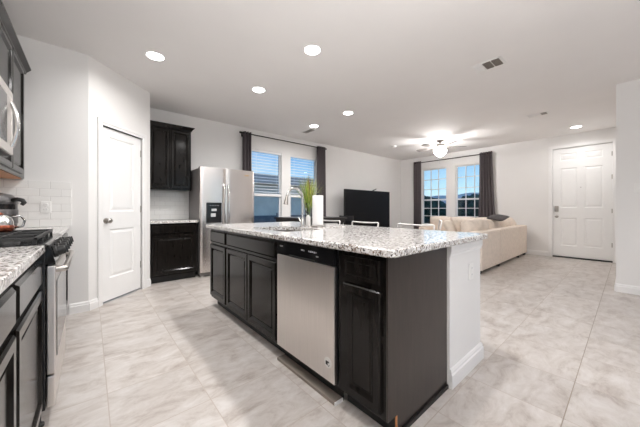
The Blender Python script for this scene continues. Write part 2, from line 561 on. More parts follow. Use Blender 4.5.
# 45 degree pantry wall, with the door opening
dw = slab_grid([0, 0.165, 0.775, 0.928], [0, 2.045, CEIL], {(1, 0)}, 0, 0.10)
w = obj('wall_pantry', dw, 'wall'); w.location = (P1[0], P1[1], 0); w.rotation_euler = (0, 0, PI / 4); struct(w, 'angled wall holding the pantry door')
struct(obj('wall_pantry_side', boxm(0.55, P2[0], P2[1], YB, 0, CEIL), 'wall'), 'side wall of the pantry beside the dark cabinets')
# back wall with two kitchen windows
KW = [(2.52, 3.25), (3.49, 4.29)]; KZ = (0.62, 2.34)
struct(obj('wall_back', slab_grid([XL, KW[0][0], KW[0][1], KW[1][0], KW[1][1], XR + .1], [0, KZ[0], KZ[1], CEIL], {(1, 1), (3, 1)}, YB, YB + .12), 'wall'), 'long back wall behind the refrigerator and the television')
# right wall with two living room windows and the front door (local x runs towards -y)
LW = [(3.555, 4.335), (2.55, 3.30)]; LZ = (0.60, 2.34)
loc = lambda y: (YB + .12) - y
wr = slab_grid([0, loc(LW[0][1]), loc(LW[0][0]), loc(LW[1][1]), loc(LW[1][0]), loc(1.150), loc(0.222), loc(YE - .1)],
               [0, LZ[0], LZ[1], 2.45, CEIL], {(1, 1), (3, 1), (5, 0), (5, 1), (5, 2)}, 0, 0.12)
w = obj('wall_right', wr, 'wall'); w.location = (XR, YB + .12, 0); w.rotation_euler = (0, 0, -PI / 2); struct(w, 'far wall with the living room windows and front door')
struct(obj('wall_entry', boxm(XE, XE + .12, YR, YE, 0, CEIL), 'wall'), 'near right wall with the light switch')
struct(obj('wall_foyer', boxm(XE + .12, XR + .12, YE - .12, YE, 0, CEIL), 'wall'), 'wall closing the entry beside the front door')
# rear wall behind the camera, with two unseen windows added for fill light
RW = [(-0.3, 1.4), (2.45, 4.15)]
struct(obj('wall_rear', slab_grid([XL - .1, RW[0][0], RW[0][1], RW[1][0], RW[1][1], XE + .12], [0, 0.55, 2.45, CEIL], {(1, 1), (3, 1)}, YR - .12, YR), 'wall'), 'wall behind the viewer with two wide windows added for fill light')

# baseboards: profile (offset from wall, z)
BP = [(0, 0), (0.016, 0), (0.016, 0.075), (0.011, 0.082), (0.011, 0.094), (0.006, 0.105), (0, 0.108)]
def baseboard(name, a, b, nrm, label):
    """From a to b along the wall, nrm points into the room."""
    a = Vector((a[0], a[1], 0)); b = Vector((b[0], b[1], 0)); n = Vector((nrm[0], nrm[1], 0)).normalized()
    bm = bmesh.new()
    A = [bm.verts.new(a + n * o + Vector((0, 0, z))) for o, z in BP]
    B = [bm.verts.new(b + n * o + Vector((0, 0, z))) for o, z in BP]
    k = len(BP)
    for i in range(k): bm.faces.new((A[i], A[(i + 1) % k], B[(i + 1) % k], B[i]))
    bm.faces.new(A); bm.faces.new(B)
    return struct(obj(name, bm, 'trim'), label)
s2 = math.sqrt(.5)
D = lambda s: (P1[0] + s * s2, P1[1] + s * s2)
baseboard('baseboard_end', (-0.165, YN), (P1[0] + .006, YN), (0, -1), 'white baseboard under the tiled end wall')
baseboard('baseboard_pantry_near', D(0), D(0.099), (s2, -s2), 'white baseboard left of the pantry door')
baseboard('baseboard_pantry_far', D(0.843), D(0.928), (s2, -s2), 'white baseboard right of the pantry door')
baseboard('baseboard_back', (2.26, YB), (XR, YB), (0, -1), 'white baseboard along the back wall')
baseboard('baseboard_right', (XR, YB), (XR, 1.222), (-1, 0), 'white baseboard along the far wall')
baseboard('baseboard_right_corner', (XR, 0.155), (XR, YE), (-1, 0), 'short white baseboard beside the front door')
baseboard('baseboard_entry', (XE, YR), (XE, YE), (-1, 0), 'white baseboard under the light switch')
baseboard('baseboard_foyer', (XE, YE), (XR, YE), (0, 1), 'white baseboard in the entry')

# ------------------------------------------------------------------ doors
def casing(parent, x0, x1, z1, wdt=0.065):
    """Door casing in local frame, opening x0..x1, height z1, facing -y."""
    bm = bmesh.new()
    t = 0.018
    # one U-shaped moulding
    out = [(x0 - wdt, 0), (x0 - wdt, z1 + wdt), (x1 + wdt, z1 + wdt), (x1 + wdt, 0)]
    inn = [(x0, 0), (x0, z1), (x1, z1), (x1, 0)]
    mid = [(x0 - wdt * .45, 0), (x0 - wdt * .45, z1 + wdt * .45), (x1 + wdt * .45, z1 + wdt * .45), (x1 + wdt * .45, 0)]
    rows = [(out, 0.0), (out, -t), (mid, -t), (mid, -t * .7), (inn, -t * .55), (inn, 0.10)]
    VR = [[bm.verts.new((p[0], y, p[1])) for p in poly] for poly, y in rows]
    for a, b in zip(VR, VR[1:]):
        for k in range(3): bm.faces.new((a[k], a[k + 1], b[k + 1], b[k]))
    return obj('door_casing', bm, 'trim', parent)

def slab_door(parent, x0, x1, z0, z1, xb, zb, y=0.02, th=0.035, panel_cells=()):
    """Moulded door slab: grid slab with recessed raised panels in the given cells, one mesh."""
    bm = bmesh.new()
    V = {}
    X = [x0] + xb + [x1]; Z = [z0] + zb + [z1]
    def v(i, k, s):
        key = (i, k, s)
        if key not in V: V[key] = bm.verts.new((X[i], (y, y + th)[s], Z[k]))
        return V[key]
    nx, nzz = len(X) - 1, len(Z) - 1
    for i in range(nx):
        for k in range(nzz):
            bm.faces.new((v(i, k, 1), v(i + 1, k, 1), v(i + 1, k + 1, 1), v(i, k + 1, 1)))
            if (i, k) in panel_cells:
                ring = [v(i, k, 0), v(i + 1, k, 0), v(i + 1, k + 1, 0), v(i, k + 1, 0)]
                for ins, dy in ((0.010, 0.008), (0.022, 0.010), (0.05, 0.003)):
                    nr = [bm.verts.new(c) for c in ((X[i] + ins, y + dy, Z[k] + ins), (X[i + 1] - ins, y + dy, Z[k] + ins), (X[i + 1] - ins, y + dy, Z[k + 1] - ins), (X[i] + ins, y + dy, Z[k + 1] - ins))]
                    for q in range(4): bm.faces.new((ring[q], ring[(q + 1) % 4], nr[(q + 1) % 4], nr[q]))
                    ring = nr
                bm.faces.new(ring)
            else:
                bm.faces.new((v(i, k, 0), v(i + 1, k, 0), v(i + 1, k + 1, 0), v(i, k + 1, 0)))
    for i in range(nx):
        for k in (0, nzz): bm.faces.new((v(i, k, 0), v(i + 1, k, 0), v(i + 1, k, 1), v(i, k, 1)))
    for k in range(nzz):
        for i in (0, nx): bm.faces.new((v(i, k, 0), v(i, k + 1, 0), v(i, k + 1, 1), v(i, k, 1)))
    return obj('door_panel', bm, 'door', parent)

def knob(parent, x, z, y=0.02, name='door_knob', mat='nickel'):
    bm = bmesh.new()
    lathe(bm, [(0, 0), (0.032, 0), (0.032, 0.006), (0.012, 0.010), (0.011, 0.032), (0.020, 0.038), (0.028, 0.048), (0.028, 0.060), (0.018, 0.070), (0, 0.072)], seg=24, axis='y')
    xform(bm, T(x, y, z))
    return obj(name, bm, mat, parent, smooth=True, auto=40)

def hinge(parent, x, z, y=0.02):
    bm = bmesh.new()
    box(bm, x - 0.012, x + 0.006, y - 0.008, y + 0.012, z - 0.045, z + 0.045, 0.003)
    return obj('hinge', bm, 'nickel', parent)

d1 = thing('door_1', 'white two-panel pantry door with dark knob', None, (P1[0], P1[1], 0), PI / 4, kind='structure')
casing(d1, 0.165, 0.775, 2.045)
slab_door(d1, 0.1665, 0.7735, 0.022, 2.036, [0.283, 0.657], [0.276, 0.854, 1.06, 1.94], panel_cells={(1, 1), (1, 3)})
knob(d1, 0.232, 0.955)
for z in (0.34, 1.09, 1.84): hinge(d1, 0.777, z)

d2 = thing('door_2', 'white six-panel front door with keypad lock', None, (XR, 1.150, 0), -PI / 2, kind='structure')
casing(d2, 0.0, 0.928, 2.45, 0.07)
slab_door(d2, 0.002, 0.926, 0.03, 2.447, [0.130, 0.405, 0.520, 0.795], [0.27, 0.89, 1.12, 2.0, 2.17, 2.33],
          panel_cells={(1, 1), (3, 1), (1, 3), (3, 3), (1, 5), (3, 5)})
knob(d2, 0.070, 0.92)
bm = boxm(0.035, 0.105, -0.008, 0.02, 1.03, 1.16, 0.008); obj('keypad_lock', bm, 'nickel', d2)
bm = bmesh.new(); lathe(bm, [(0, 0), (0.009, 0), (0.009, 0.006), (0, 0.006)], seg=16, axis='y'); xform(bm, T(0.463, 0.02, 1.56)); obj('peephole', bm, 'nickel', d2)
for z in (0.35, 1.05, 1.75, 2.22): hinge(d2, 0.924, z)
obj('threshold', boxm(0.0, 0.928, -0.015, 0.10, 0.0, 0.028, 0.004), 'black', d2)

# ------------------------------------------------------------------ windows (local frame: x along the wall, front -y, wall is 0.12 deep)
def window(name, label, loc_, rz, w, z0, z1, rail, grid=None):
    t = thing(name, label, None, loc_, rz, kind='structure')
    fw = 0.032
    fr = slab_grid([0, fw, w - fw, w], [z0, z0 + fw, rail - 0.022, rail + 0.022, z1 - fw, z1], {(1, 1), (1, 3)}, 0.055, 0.10)
    obj('window_frame', fr, 'vinyl', t)
    obj('pane', boxm(fw, w - fw, 0.074, 0.080, z0 + fw, rail - 0.022), 'glass', t)
    obj('pane', boxm(fw, w - fw, 0.074, 0.080, rail + 0.022, z1 - fw), 'glass', t)
    if grid:
        ncol, nru, nrl = grid
        bm = bmesh.new()
        g = 0.009
        xs = [fw + (w - 2 * fw) * k / ncol for k in range(1, ncol)]
        for (a, b_, n) in ((z0 + fw, rail - 0.022, nrl), (rail + 0.022, z1 - fw, nru)):
            for x in xs: box(bm, x - g, x + g, 0.064, 0.090, a, b_)
            for k in range(1, n):
                zz = a + (b_ - a) * k / n
                box(bm, fw, w - fw, 0.065, 0.089, zz - g, zz + g)
        obj('window_grille', bm, 'vinyl', t)
    obj('window_sill', boxm(-0.03, w + 0.03, -0.03, 0.055, z0 - 0.022, z0 + 0.003, 0.005), 'trim', t)
    return t

window('window_1', 'kitchen-side window nearest the refrigerator', (KW[0][0], YB, 0), 0, KW[0][1] - KW[0][0], KZ[0], KZ[1], 1.38)
window('window_2', 'window behind the grass plant and faucet', (KW[1][0], YB, 0), 0, KW[1][1] - KW[1][0], KZ[0], KZ[1], 1.38)
window('window_3', 'gridded living room window under the fan', (XR, LW[0][1], 0), -PI / 2, LW[0][1] - LW[0][0], LZ[0], LZ[1], 1.37, (3, 3, 3))
window('window_4', 'gridded living room window beside the right curtain', (XR, LW[1][1], 0), -PI / 2, LW[1][1] - LW[1][0], LZ[0], LZ[1], 1.37, (3, 3, 3))
window('window_5', 'wide unseen window added behind the viewer for fill light', (RW[0][1], YR, 0), PI, 1.7, 0.55, 2.45, 1.5)
window('window_6', 'second wide unseen window added behind the viewer for fill light', (RW[1][1], YR, 0), PI, 1.7, 0.55, 2.45, 1.5)

def blind(label, x0, w):
    t = thing('window_blind', label, 'blind', (x0, YB, 0), 0, 'horizontal blinds on the kitchen windows')
    zt, zb = KZ[1] - 0.004, 1.375
    obj('headrail', boxm(0.006, w - 0.006, 0.006, 0.052, zt - 0.045, zt, 0.004), 'blind', t)
    bm = bmesh.new()
    z = zt - 0.075
    while z > zb + 0.06:
        s = bmesh.new(); box(s, 0.012, w - 0.012, -0.022, 0.022, -0.0015, 0.0015); xform(s, T(0, 0.030, z) @ R(18, 'X'))
        me = bpy.data.meshes.new('tmp'); s.to_mesh(me); s.free(); bm.from_mesh(me); bpy.data.meshes.remove(me)
        z -= 0.062
    for x in (0.12, w - 0.12): box(bm, x - 0.0015, x + 0.0015, 0.029, 0.031, zb + 0.02, zt - 0.04)
    obj('slats', bm, 'blind', t)
    obj('bottom_rail', boxm(0.008, w - 0.008, 0.004, 0.054, zb - 0.012, zb + 0.042, 0.006), 'trim', t)
blind('white horizontal blind half lowered in the window beside the refrigerator', KW[0][0], KW[0][1] - KW[0][0])
blind('white horizontal blind half lowered in the window behind the grass plant', KW[1][0], KW[1][1] - KW[1][0])

# ------------------------------------------------------------------ outside
def outside_ground():
    bm = boxm(-60, 170, -60, 170, -0.6, -0.3)
    return struct(obj('ground', bm, 'lawn'), 'yard outside the windows')
outside_ground()
def hills(name, x0, y0, x1, y1, base, amp, seed, label, depth=30):
    """A ridge between two points with sloping sides."""
    a, b = Vector((x0, y0, 0)), Vector((x1, y1, 0))
    d = (b - a); n = Vector((-d.y, d.x, 0)).normalized()
    bm = bmesh.new(); N, K = 70, 8
    rows = []
    for i in range(N + 1):
        p = a + d * i / N
        h = base + amp * (noise.noise(Vector((i * 0.11, seed, 0))) + 0.45 * noise.noise(Vector((i * 0.33, seed + 5, 0))))
        row = []
        for k in range(K + 1):
            u = -1 + 2 * k / K
            hh = max(0, h) * (1 - abs(u)) ** 0.8 + (noise.noise(Vector((i * 0.5, k * 0.9, seed))) * 0.06 * h if 0 < k < K else 0)
            row.append(bm.verts.new(p + n * u * depth + Vector((0, 0, -0.4 + hh))))
        rows.append(row)
    for r0, r1 in zip(rows, rows[1:]):
        for k in range(K): bm.faces.new((r0[k], r0[k + 1], r1[k + 1], r1[k]))
    return struct(obj(name, bm, 'hill', smooth=True), label)
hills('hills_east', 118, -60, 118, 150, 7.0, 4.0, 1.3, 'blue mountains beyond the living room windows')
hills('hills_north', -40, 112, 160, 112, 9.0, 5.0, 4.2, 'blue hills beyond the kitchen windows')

def blob_tree(x, y, h, r, seed, label):
    t = thing('tree', label, 'tree', (x, y, -0.3), 0, 'trees outside the living room windows')
    rnd = random.Random(seed)
    bm = bmesh.new(); tube(bm, [(0, 0, 0), (0.05, 0, h * .35), (0, 0.05, h * .7)], [0.12, 0.09, 0.05], 8); obj('trunk', bm, 'bark', t)
    bm = bmesh.new()
    for k in range(15):
        s = bmesh.new(); bmesh.ops.create_icosphere(s, subdivisions=3, radius=1.0)
        rr = r * rnd.uniform(.38, .6)
        for v in s.verts:
            q = v.co.copy(); q *= 1 + 0.33 * noise.noise(q * 3.1 + Vector((seed, k, 0))) + 0.2 * noise.noise(q * 8 + Vector((k, seed, 0))); v.co = q
        xform(s, T(rnd.uniform(-.6, .6) * r, rnd.uniform(-.6, .6) * r, rnd.uniform(.28, .9) * h) @ Matrix.Diagonal((rr, rr, rr * .9, 1)))
        me = bpy.data.meshes.new('tmp'); s.to_mesh(me); s.free(); bm.from_mesh(me); bpy.data.meshes.remove(me)
    obj('foliage', bm, 'tree', t)
blob_tree(12.0, 6.5, 1.85, 0.95, 3, 'dark bushy tree low in the left living room window')
blob_tree(12.2, 4.2, 1.75, 0.95, 5, 'dark bushy tree low in the right living room window')
blob_tree(12.0, 8.5, 1.8, 0.95, 8, 'dark bushy tree at the left edge of the left living room window')
blob_tree(15.6, 7.6, 2.1, 1.0, 11, 'taller dark tree behind the bushy trees')

blob_tree(16.6, 5.0, 2.1, 0.95, 21, 'taller dark tree seen behind the right window grille')
# neighbour's house and fence seen through the kitchen windows
hs = thing('neighbouring_house', 'slate-roofed neighbouring house seen through the kitchen windows', 'house', (9.5, 17.5, -0.3))
obj('house_wall', boxm(-7, 7, -2.8, 2.8, 0, 3.05), 'siding', hs)
bm = bmesh.new(); prism(bm, [(-3.3, 2.95), (3.3, 2.95), (0, 3.95)], -7.4, 7.4, 'x'); obj('roof', bm, 'roof', hs)
fe = thing('garden_fence', 'dark blue-grey board fence outside the kitchen windows', 'fence', (3, 9.6, -0.3))
obj('fence_board', boxm(-5, 12, 0, 0.04, 0.0, 1.12), 'fence', fe)
for x in range(-5, 13, 2): obj('fence_post', boxm(x - .05, x + .05, 0.04, 0.14, 0, 1.22), 'fence', fe)

# ------------------------------------------------------------------ cabinet builder
# local frame: x 0..w to the right, front face at y=0 looking to -y, back at y=+d
DOOR_PROF = [(0.0, 0.0), (0.0, -0.013), (0.007, -0.020), (0.040, -0.020), (0.044, -0.017), (0.046, -0.017), (0.060, -0.006), (0.064, -0.006), (0.074, -0.011)]
def cab_door(parent, x0, x1, z0, z1, name='door'):
    bm = bmesh.new()
    k = min(1.0, (x1 - x0) / 0.26)
    rings_panel(bm, x0, x1, z0, z1, [(a * k, y) for a, y in DOOR_PROF], back=0.0)
    return obj(name, bm, 'cabinet', parent)
def drawer_front(parent, x0, x1, z0, z1, name='drawer', raised=True):
    bm = bmesh.new()
    if raised: pr = [(0.0, 0.0), (0.002, -0.016), (0.005, -0.020), (0.022, -0.020), (0.026, -0.015), (0.032, -0.015), (0.036, -0.018)]
    else: pr = [(0.0, 0.0), (0.0, -0.010), (0.012, -0.020)]
    rings_panel(bm, x0, x1, z0, z1, pr, back=0.0)
    return obj(name, bm, 'cabinet', parent)

def base_cabinet(label, loc_, rz, w, doors, drawers, d=0.60, raised=False, group=None, zt=0.876, end_notch=False):
    t = thing('base_cabinet', label, 'cabinet', loc_, rz, group)
    # carcass with a recessed toe kick
    bm = bmesh.new()
    prism(bm, [(0, 0.10), (0, zt), (d, zt), (d, 0.0), (0.075, 0.0), (0.075, 0.10)], 0, w, 'x')
    obj('body', bm, 'cabinet', t)
    obj('toe_kick', boxm(0.0, w, 0.068, 0.075, 0.0, 0.10), 'toe', t)
    for a, b in drawers: drawer_front(t, a, b, 0.728, 0.850, raised=raised)
    for a, b in doors: cab_door(t, a, b, 0.125, 0.700)
    return t

def crown(parent, w, z, d, left=True, right=True):
    pr = [(0.0, 0.0), (0.012, 0.0), (0.016, 0.016), (0.038, 0.040), (0.046, 0.048), (0.046, 0.060)]
    bm = bmesh.new(); rows = []
    for o, h in pr:
        xl, xr = (-o if left else 0), (w + o if right else w)
        rows.append([bm.verts.new(c) for c in ((xl, d, z + h), (xl, -o, z + h), (xr, -o, z + h), (xr, d, z + h))])
    for a, b in zip(rows, rows[1:]):
        for k in range(3): bm.faces.new((a[k], a[k + 1], b[k + 1], b[k]))
    bm.faces.new(rows[-1]); bm.faces.new(rows[0][::-1])
    bm.faces.new([r[0] for r in rows]); bm.faces.new([r[3] for r in rows])
    return obj('crown_molding', bm, 'cabinet', parent)

def upper_cabinet(label, loc_, rz, w, z0, z1, doors, d=0.32, under=None, left=True, right=True):
    t = thing('upper_cabinet', label, 'cabinet', loc_, rz)
    obj('body', boxm(0, w, 0, d, z0, z1), 'cabinet', t)
    for a, b in doors: cab_door(t, a, b, z0 + 0.03, z1 - 0.02)
    crown(t, w, z1, d, left, right)
    if under: obj('underside', boxm(0.015, w - 0.015, 0.02, d - 0.005, z0 - 0.006, z0), under, t)
    return t

# ------------------------------------------------------------------ left run (faces +x; local x runs to +y)
HP = PI / 2
XF = -0.195
base_cabinet('dark base cabinet left of the range with one drawer over one door', (XF, 1.272, 0), HP, 0.612, [(0.018, 0.592)], [(0.018, 0.592)], d=0.612)
base_cabinet('dark base cabinet nearest the viewer at the left edge, second from the range', (XF, 0.36, 0), HP, 0.910, [(0.018, 0.452), (0.458, 0.892)], [(0.018, 0.892)], d=0.612)
base_cabinet('dark base cabinet beyond the range against the tiled end wall', (XF, 2.672, 0), HP, 1.105, [(0.018, 0.545), (0.555, 1.085)], [(0.018, 0.545), (0.555, 1.085)], d=0.612)
def counter(label, x0, x1, y0, y1, hole=None, bev=0.006):
    if not hole:
        bm = boxm(x0, x1, y0, y1, 0.877, 0.914, bev, 3)
    else:
        bm = bmesh.new()
        hx0, hx1, hy0, hy1 = hole
        def rr(a0, a1, b0, b1, r, n=6):
            P = []
            for (cx_, cy_, s) in ((a1 - r, b1 - r, 0), (a0 + r, b1 - r, 90), (a0 + r, b0 + r, 180), (a1 - r, b0 + r, 270)):
                for k in range(n + 1):
                    a = math.radians(s + 90 * k / n); P.append((cx_ + r * math.cos(a), cy_ + r * math.sin(a)))
            return P
        O = rr(x0, x1, y0, y1, 0.03); O2 = rr(x0 + bev, x1 - bev, y0 + bev, y1 - bev, 0.026); I = rr(hx0, hx1, hy0, hy1, 0.04)
        ob = [bm.verts.new((*p, 0.877)) for p in O2]; o0 = [bm.verts.new((*p, 0.877 + bev)) for p in O]; o1 = [bm.verts.new((*p, 0.914 - bev)) for p in O]; ot = [bm.verts.new((*p, 0.914)) for p in O2]
        it = [bm.verts.new((*p, 0.914)) for p in I]; ib = [bm.verts.new((*p, 0.877)) for p in I]
        rings = [ob, o0, o1, ot, it, ib, ob]
        n = len(O)
        for a, b in zip(rings, rings[1:]):
            for k in range(n): bm.faces.new((a[k], a[(k + 1) % n], b[(k + 1) % n], b[k]))
    o = obj('granite_countertop', bm, 'granite')
    tag(o, label, 'countertop')
    return o
counter('speckled granite countertop left of the range', XL + .003, -0.170, 0.36, 1.886)
counter('speckled granite countertop beyond the range against the end wall', XL + .003, -0.170, 2.668, YN - .012)

# tiled backsplash
tag(obj('tile_backsplash', boxm(XL + .012, -0.150, YN - .010, YN, 0.916, 1.366), 'subway'), 'white subway tile backsplash on the end wall behind the range', 'backsplash')
b2 = obj('tile_backsplash', boxm(0, 3.40, 0, 0.010, 0.0, 0.45), 'subway'); b2.location = (XL + .0105, 0.36, 0.916); b2.rotation_euler = (0, 0, HP)
tag(b2, 'white subway tile backsplash along the left wall behind the range', 'backsplash')

def outlet(label, loc_, rz, kind_='outlet', cat='outlet'):
    t = thing('wall_outlet' if kind_ == 'outlet' else 'light_switch', label, cat, loc_, rz)
    obj('cover_plate', boxm(-0.037, 0.037, -0.006, 0.0, -0.058, 0.058, 0.003), 'white_plastic', t)
    if kind_ == 'outlet':
        for z in (-0.022, 0.022):
            bm = bmesh.new(); lathe(bm, [(0, 0.003), (0.016, 0.003), (0.017, 0.0)], seg=20, axis='y'); xform(bm, T(0, -0.006, z))
            s = obj('socket', bm, 'white_plastic', t)
            bm = bmesh.new(); box(bm, -0.007, -0.004, -0.0102, -0.0085, z - 0.005, z + 0.005); box(bm, 0.004, 0.007, -0.0102, -0.0085, z - 0.005, z + 0.005); obj('slot', bm, 'mark', s)
    else:
        bm = bmesh.new(); box(bm, -0.012, 0.012, -0.014, -0.006, -0.026, 0.026, 0.003); obj('rocker', bm, 'white_plastic', t)
    return t
outlet('white wall outlet on the subway tile near the range', (-0.334, YN - .010, 1.11), 0)
outlet('white light switch on the near right wall', (XE, -0.075, 1.36), -HP, 'switch', 'light switch')

# range
rg = thing('gas_range', 'stainless gas range with black cooktop between the left cabinets', 'stove', (-0.170, 1.893, 0), HP)
RWd = 0.768
bm = boxm(0, RWd, 0.0, 0.625, 0.09, 0.895, 0.004); obj('body', bm, 'black', rg)
bm = bmesh.new(); prism(bm, [(-0.036, 0.812), (-0.036, 0.826), (-0.012, 0.912), (0.02, 0.912), (0.02, 0.812)], 0.003, RWd - .003, 'x'); obj('control_panel', bm, 'black_gloss', rg)
for k in range(5):
    bm = bmesh.new(); lathe(bm, [(0, 0), (0.031, 0), (0.031, 0.010), (0.025, 0.014), (0.023, 0.040), (0.018, 0.045), (0, 0.045)], seg=20, axis='y')
    box(bm, -0.005, 0.005, -0.052, -0.040, -0.020, 0.020, 0.001)
    xform(bm, T(0.09 + 0.147 * k, -0.026, 0.868) @ R(-14, 'X')); obj('control_knob', bm, 'black', rg, smooth=True, auto=40)
od = obj('oven_door', boxm(0.004, RWd - .004, -0.036, -0.002, 0.262, 0.806, 0.006), 'steel_h', rg)
obj('oven_window', boxm(0.055, RWd - .055, -0.039, -0.036, 0.33, 0.72, 0.001), 'black_gloss', od)
bm = bmesh.new(); tube(bm, [(0.04, -0.036, 0.782), (0.04, -0.064, 0.782), (0.046, -0.070, 0.782), (RWd - .046, -0.070, 0.782), (RWd - .04, -0.064, 0.782), (RWd - .04, -0.036, 0.782)], 0.015, 12); obj('handle', bm, 'nickel', od, smooth=True, auto=50)
obj('storage_drawer', boxm(0.004, RWd - .004, -0.034, -0.002, 0.098, 0.252, 0.006), 'steel_h', rg)
for x, y in ((0.04, 0.03), (RWd - .04, 0.03), (0.04, 0.58), (RWd - .04, 0.58)):
    bm = bmesh.new(); lathe(bm, [(0, 0), (0.024, 0), (0.024, 0.012), (0.012, 0.018), (0.012, 0.09), (0, 0.09)], seg=16); xform(bm, T(x, y, 0)); obj('levelling_foot', bm, 'black', rg)
ck = obj('cooktop', boxm(-0.008, RWd + .000, -0.008, 0.625, 0.897, 0.918, 0.006), 'black_gloss', rg)
for i, (bx, by) in enumerate(((0.17, 0.16), (0.60, 0.16), (0.17, 0.46), (0.60, 0.46), (0.385, 0.31))):
    bm = bmesh.new(); lathe(bm, [(0, 0.0), (0.055, 0.0), (0.05, 0.012), (0.036, 0.014), (0.034, 0.022), (0, 0.024)], seg=24); xform(bm, T(bx, by, 0.918)); obj('burner', bm, 'iron', rg, smooth=True, auto=40)
for gx0, gx1 in ((0.015, 0.258), (0.263, 0.505), (0.510, 0.753)):
    bm = bmesh.new(); zt_ = 0.952; w_ = 0.009
    for (a, b_) in ((gx0, gx0 + w_ * 1.6), (gx1 - w_ * 1.6, gx1)): box(bm, a, b_, 0.03, 0.60, zt_ - 0.016, zt_, 0.003)
    for yy in (0.03, 0.31, 0.588): box(bm, gx0, gx1, yy, yy + w_ * 1.5, zt_ - 0.016, zt_, 0.003)
    cxm = (gx0 + gx1) / 2
    for yy in (0.165, 0.455):
        box(bm, gx0, gx1, yy - w_ / 2, yy + w_ / 2, zt_ - 0.014, zt_ + .002, 0.002)
        box(bm, cxm - w_ / 2, cxm + w_ / 2, yy - 0.11, yy + 0.11, zt_ - 0.014, zt_ + .002, 0.002)
    for x in (gx0 + .008, gx1 - .008):
        for y in (0.04, 0.595): box(bm, x - .006, x + .006, y - .008, y + .006, 0.917, zt_ - .01)
    obj('grate', bm, 'iron', rg)

# microwave
mw = thing('microwave', 'stainless over-the-range microwave with a curved handle at the left edge', 'microwave', (-0.412, 1.893, 0), HP)
obj('body', boxm(0, 0.762, 0.0, 0.405, 1.435, 1.855, 0.004), 'black', mw)
md = bmesh.new(); rings_panel(md, 0.004, 0.758, 1.445, 1.85, [(0.0, 0.0), (0.0, -0.022), (0.004, -0.026), (0.045, -0.026), (0.050, -0.022)], back=0.0); mdo = obj('door', md, 'steel_h', mw)
obj('door_window', boxm(0.058, 0.60, -0.0245, -0.022, 1.50, 1.795), 'black_gloss', mdo)
obj('vent_strip', boxm(0.01, 0.752, -0.014, 0.0, 1.436, 1.446, 0.001), 'black', mw)
bm = bmesh.new(); N = 16
tube(bm, [(0.700, -0.026 - 0.028 * math.sin(PI * k / N) ** 0.8, 1.49 + (1.775 - 1.49) * k / N) for k in range(N + 1)], 0.012, 12); obj('handle', bm, 'chrome', mdo, smooth=True, auto=50)

UXF = -0.480
upper_cabinet('dark two-door wall cabinet right above the microwave', (UXF, 1.893, 0), HP, 0.765, 1.862, 2.38, [(0.012, 0.378), (0.386, 0.753)], d=0.325, left=True, right=False)
upper_cabinet('dark wall cabinet with orange-brown underside beyond the microwave', (UXF, 2.662, 0), HP, 1.112, 1.38, 2.38, [(0.015, 0.480), (0.492, 0.965)], d=0.325, under='raw_wood', left=False, right=False)

# pressure cooker on the far counter
pc = thing('pressure_cooker', 'dark grey domed electric cooker on the counter beyond the range', 'cooker', (-0.610, 3.26, 0.914))
bm = bmesh.new(); lathe(bm, [(0, 0), (0.135, 0), (0.15, 0.01), (0.158, 0.05), (0.160, 0.215), (0.155, 0.22), (0, 0.22)], seg=40); obj('body', bm, 'black_gloss', pc, smooth=True, auto=35)
bm = bmesh.new(); lathe(bm, [(0.162, 0.215), (0.164, 0.225), (0.158, 0.262), (0.13, 0.292), (0.08, 0.306), (0.0, 0.311)], seg=40); obj('lid', bm, 'dark_grey', pc, smooth=True, auto=50)
bm = bmesh.new(); lathe(bm, [(0.159, 0.06), (0.163, 0.065), (0.163, 0.17), (0.159, 0.175)], seg=40); obj('metal_band', bm, 'dark_grey', pc, smooth=True, auto=50)
bm = bmesh.new(); tube(bm, [(0.135, -0.07, 0.245), (0.168, -0.075, 0.255), (0.196, -0.08, 0.248), (0.206, -0.082, 0.228), (0.192, -0.08, 0.210)], [0.016, 0.017, 0.017, 0.016, 0.012], 10); obj('handle', bm, 'black', pc, smooth=True)

# kettle on the stove
kt = thing('kettle', 'small copper-red and chrome kettle on the far burner grate', 'kettle', (-0.440, 2.49, 0.954))
bm = bmesh.new(); lathe(bm, [(0, 0), (0.072, 0), (0.082, 0.008), (0.084, 0.03), (0.080, 0.04)], seg=32); obj('base_band', bm, 'copper', kt, smooth=True, auto=50)
bm = bmesh.new(); lathe(bm, [(0.080, 0.04), (0.080, 0.06), (0.070, 0.085), (0.05, 0.10), (0.0, 0.106)], seg=32); obj('body', bm, 'chrome', kt, smooth=True, auto=50)
bm = bmesh.new(); lathe(bm, [(0, 0.104), (0.040, 0.104), (0.036, 0.114), (0.012, 0.120), (0.010, 0.128), (0.016, 0.134), (0.012, 0.143), (0, 0.145)], seg=24); obj('lid', bm, 'copper', kt, smooth=True, auto=50)
bm = bmesh.new(); tube(bm, [(0.072, 0.03, 0.02), (0.112, 0.045, 0.03), (0.120, 0.048, 0.065), (0.106, 0.042, 0.092), (0.066, 0.028, 0.094)], 0.007, 10); obj('handle', bm, 'chrome', kt, smooth=True)
bm = bmesh.new(); tube(bm, [(-0.06, -0.05, 0.04), (-0.10, -0.08, 0.07), (-0.11, -0.09, 0.10)], [0.018, 0.012, 0.009], 10); obj('spout', bm, 'copper', kt, smooth=True)

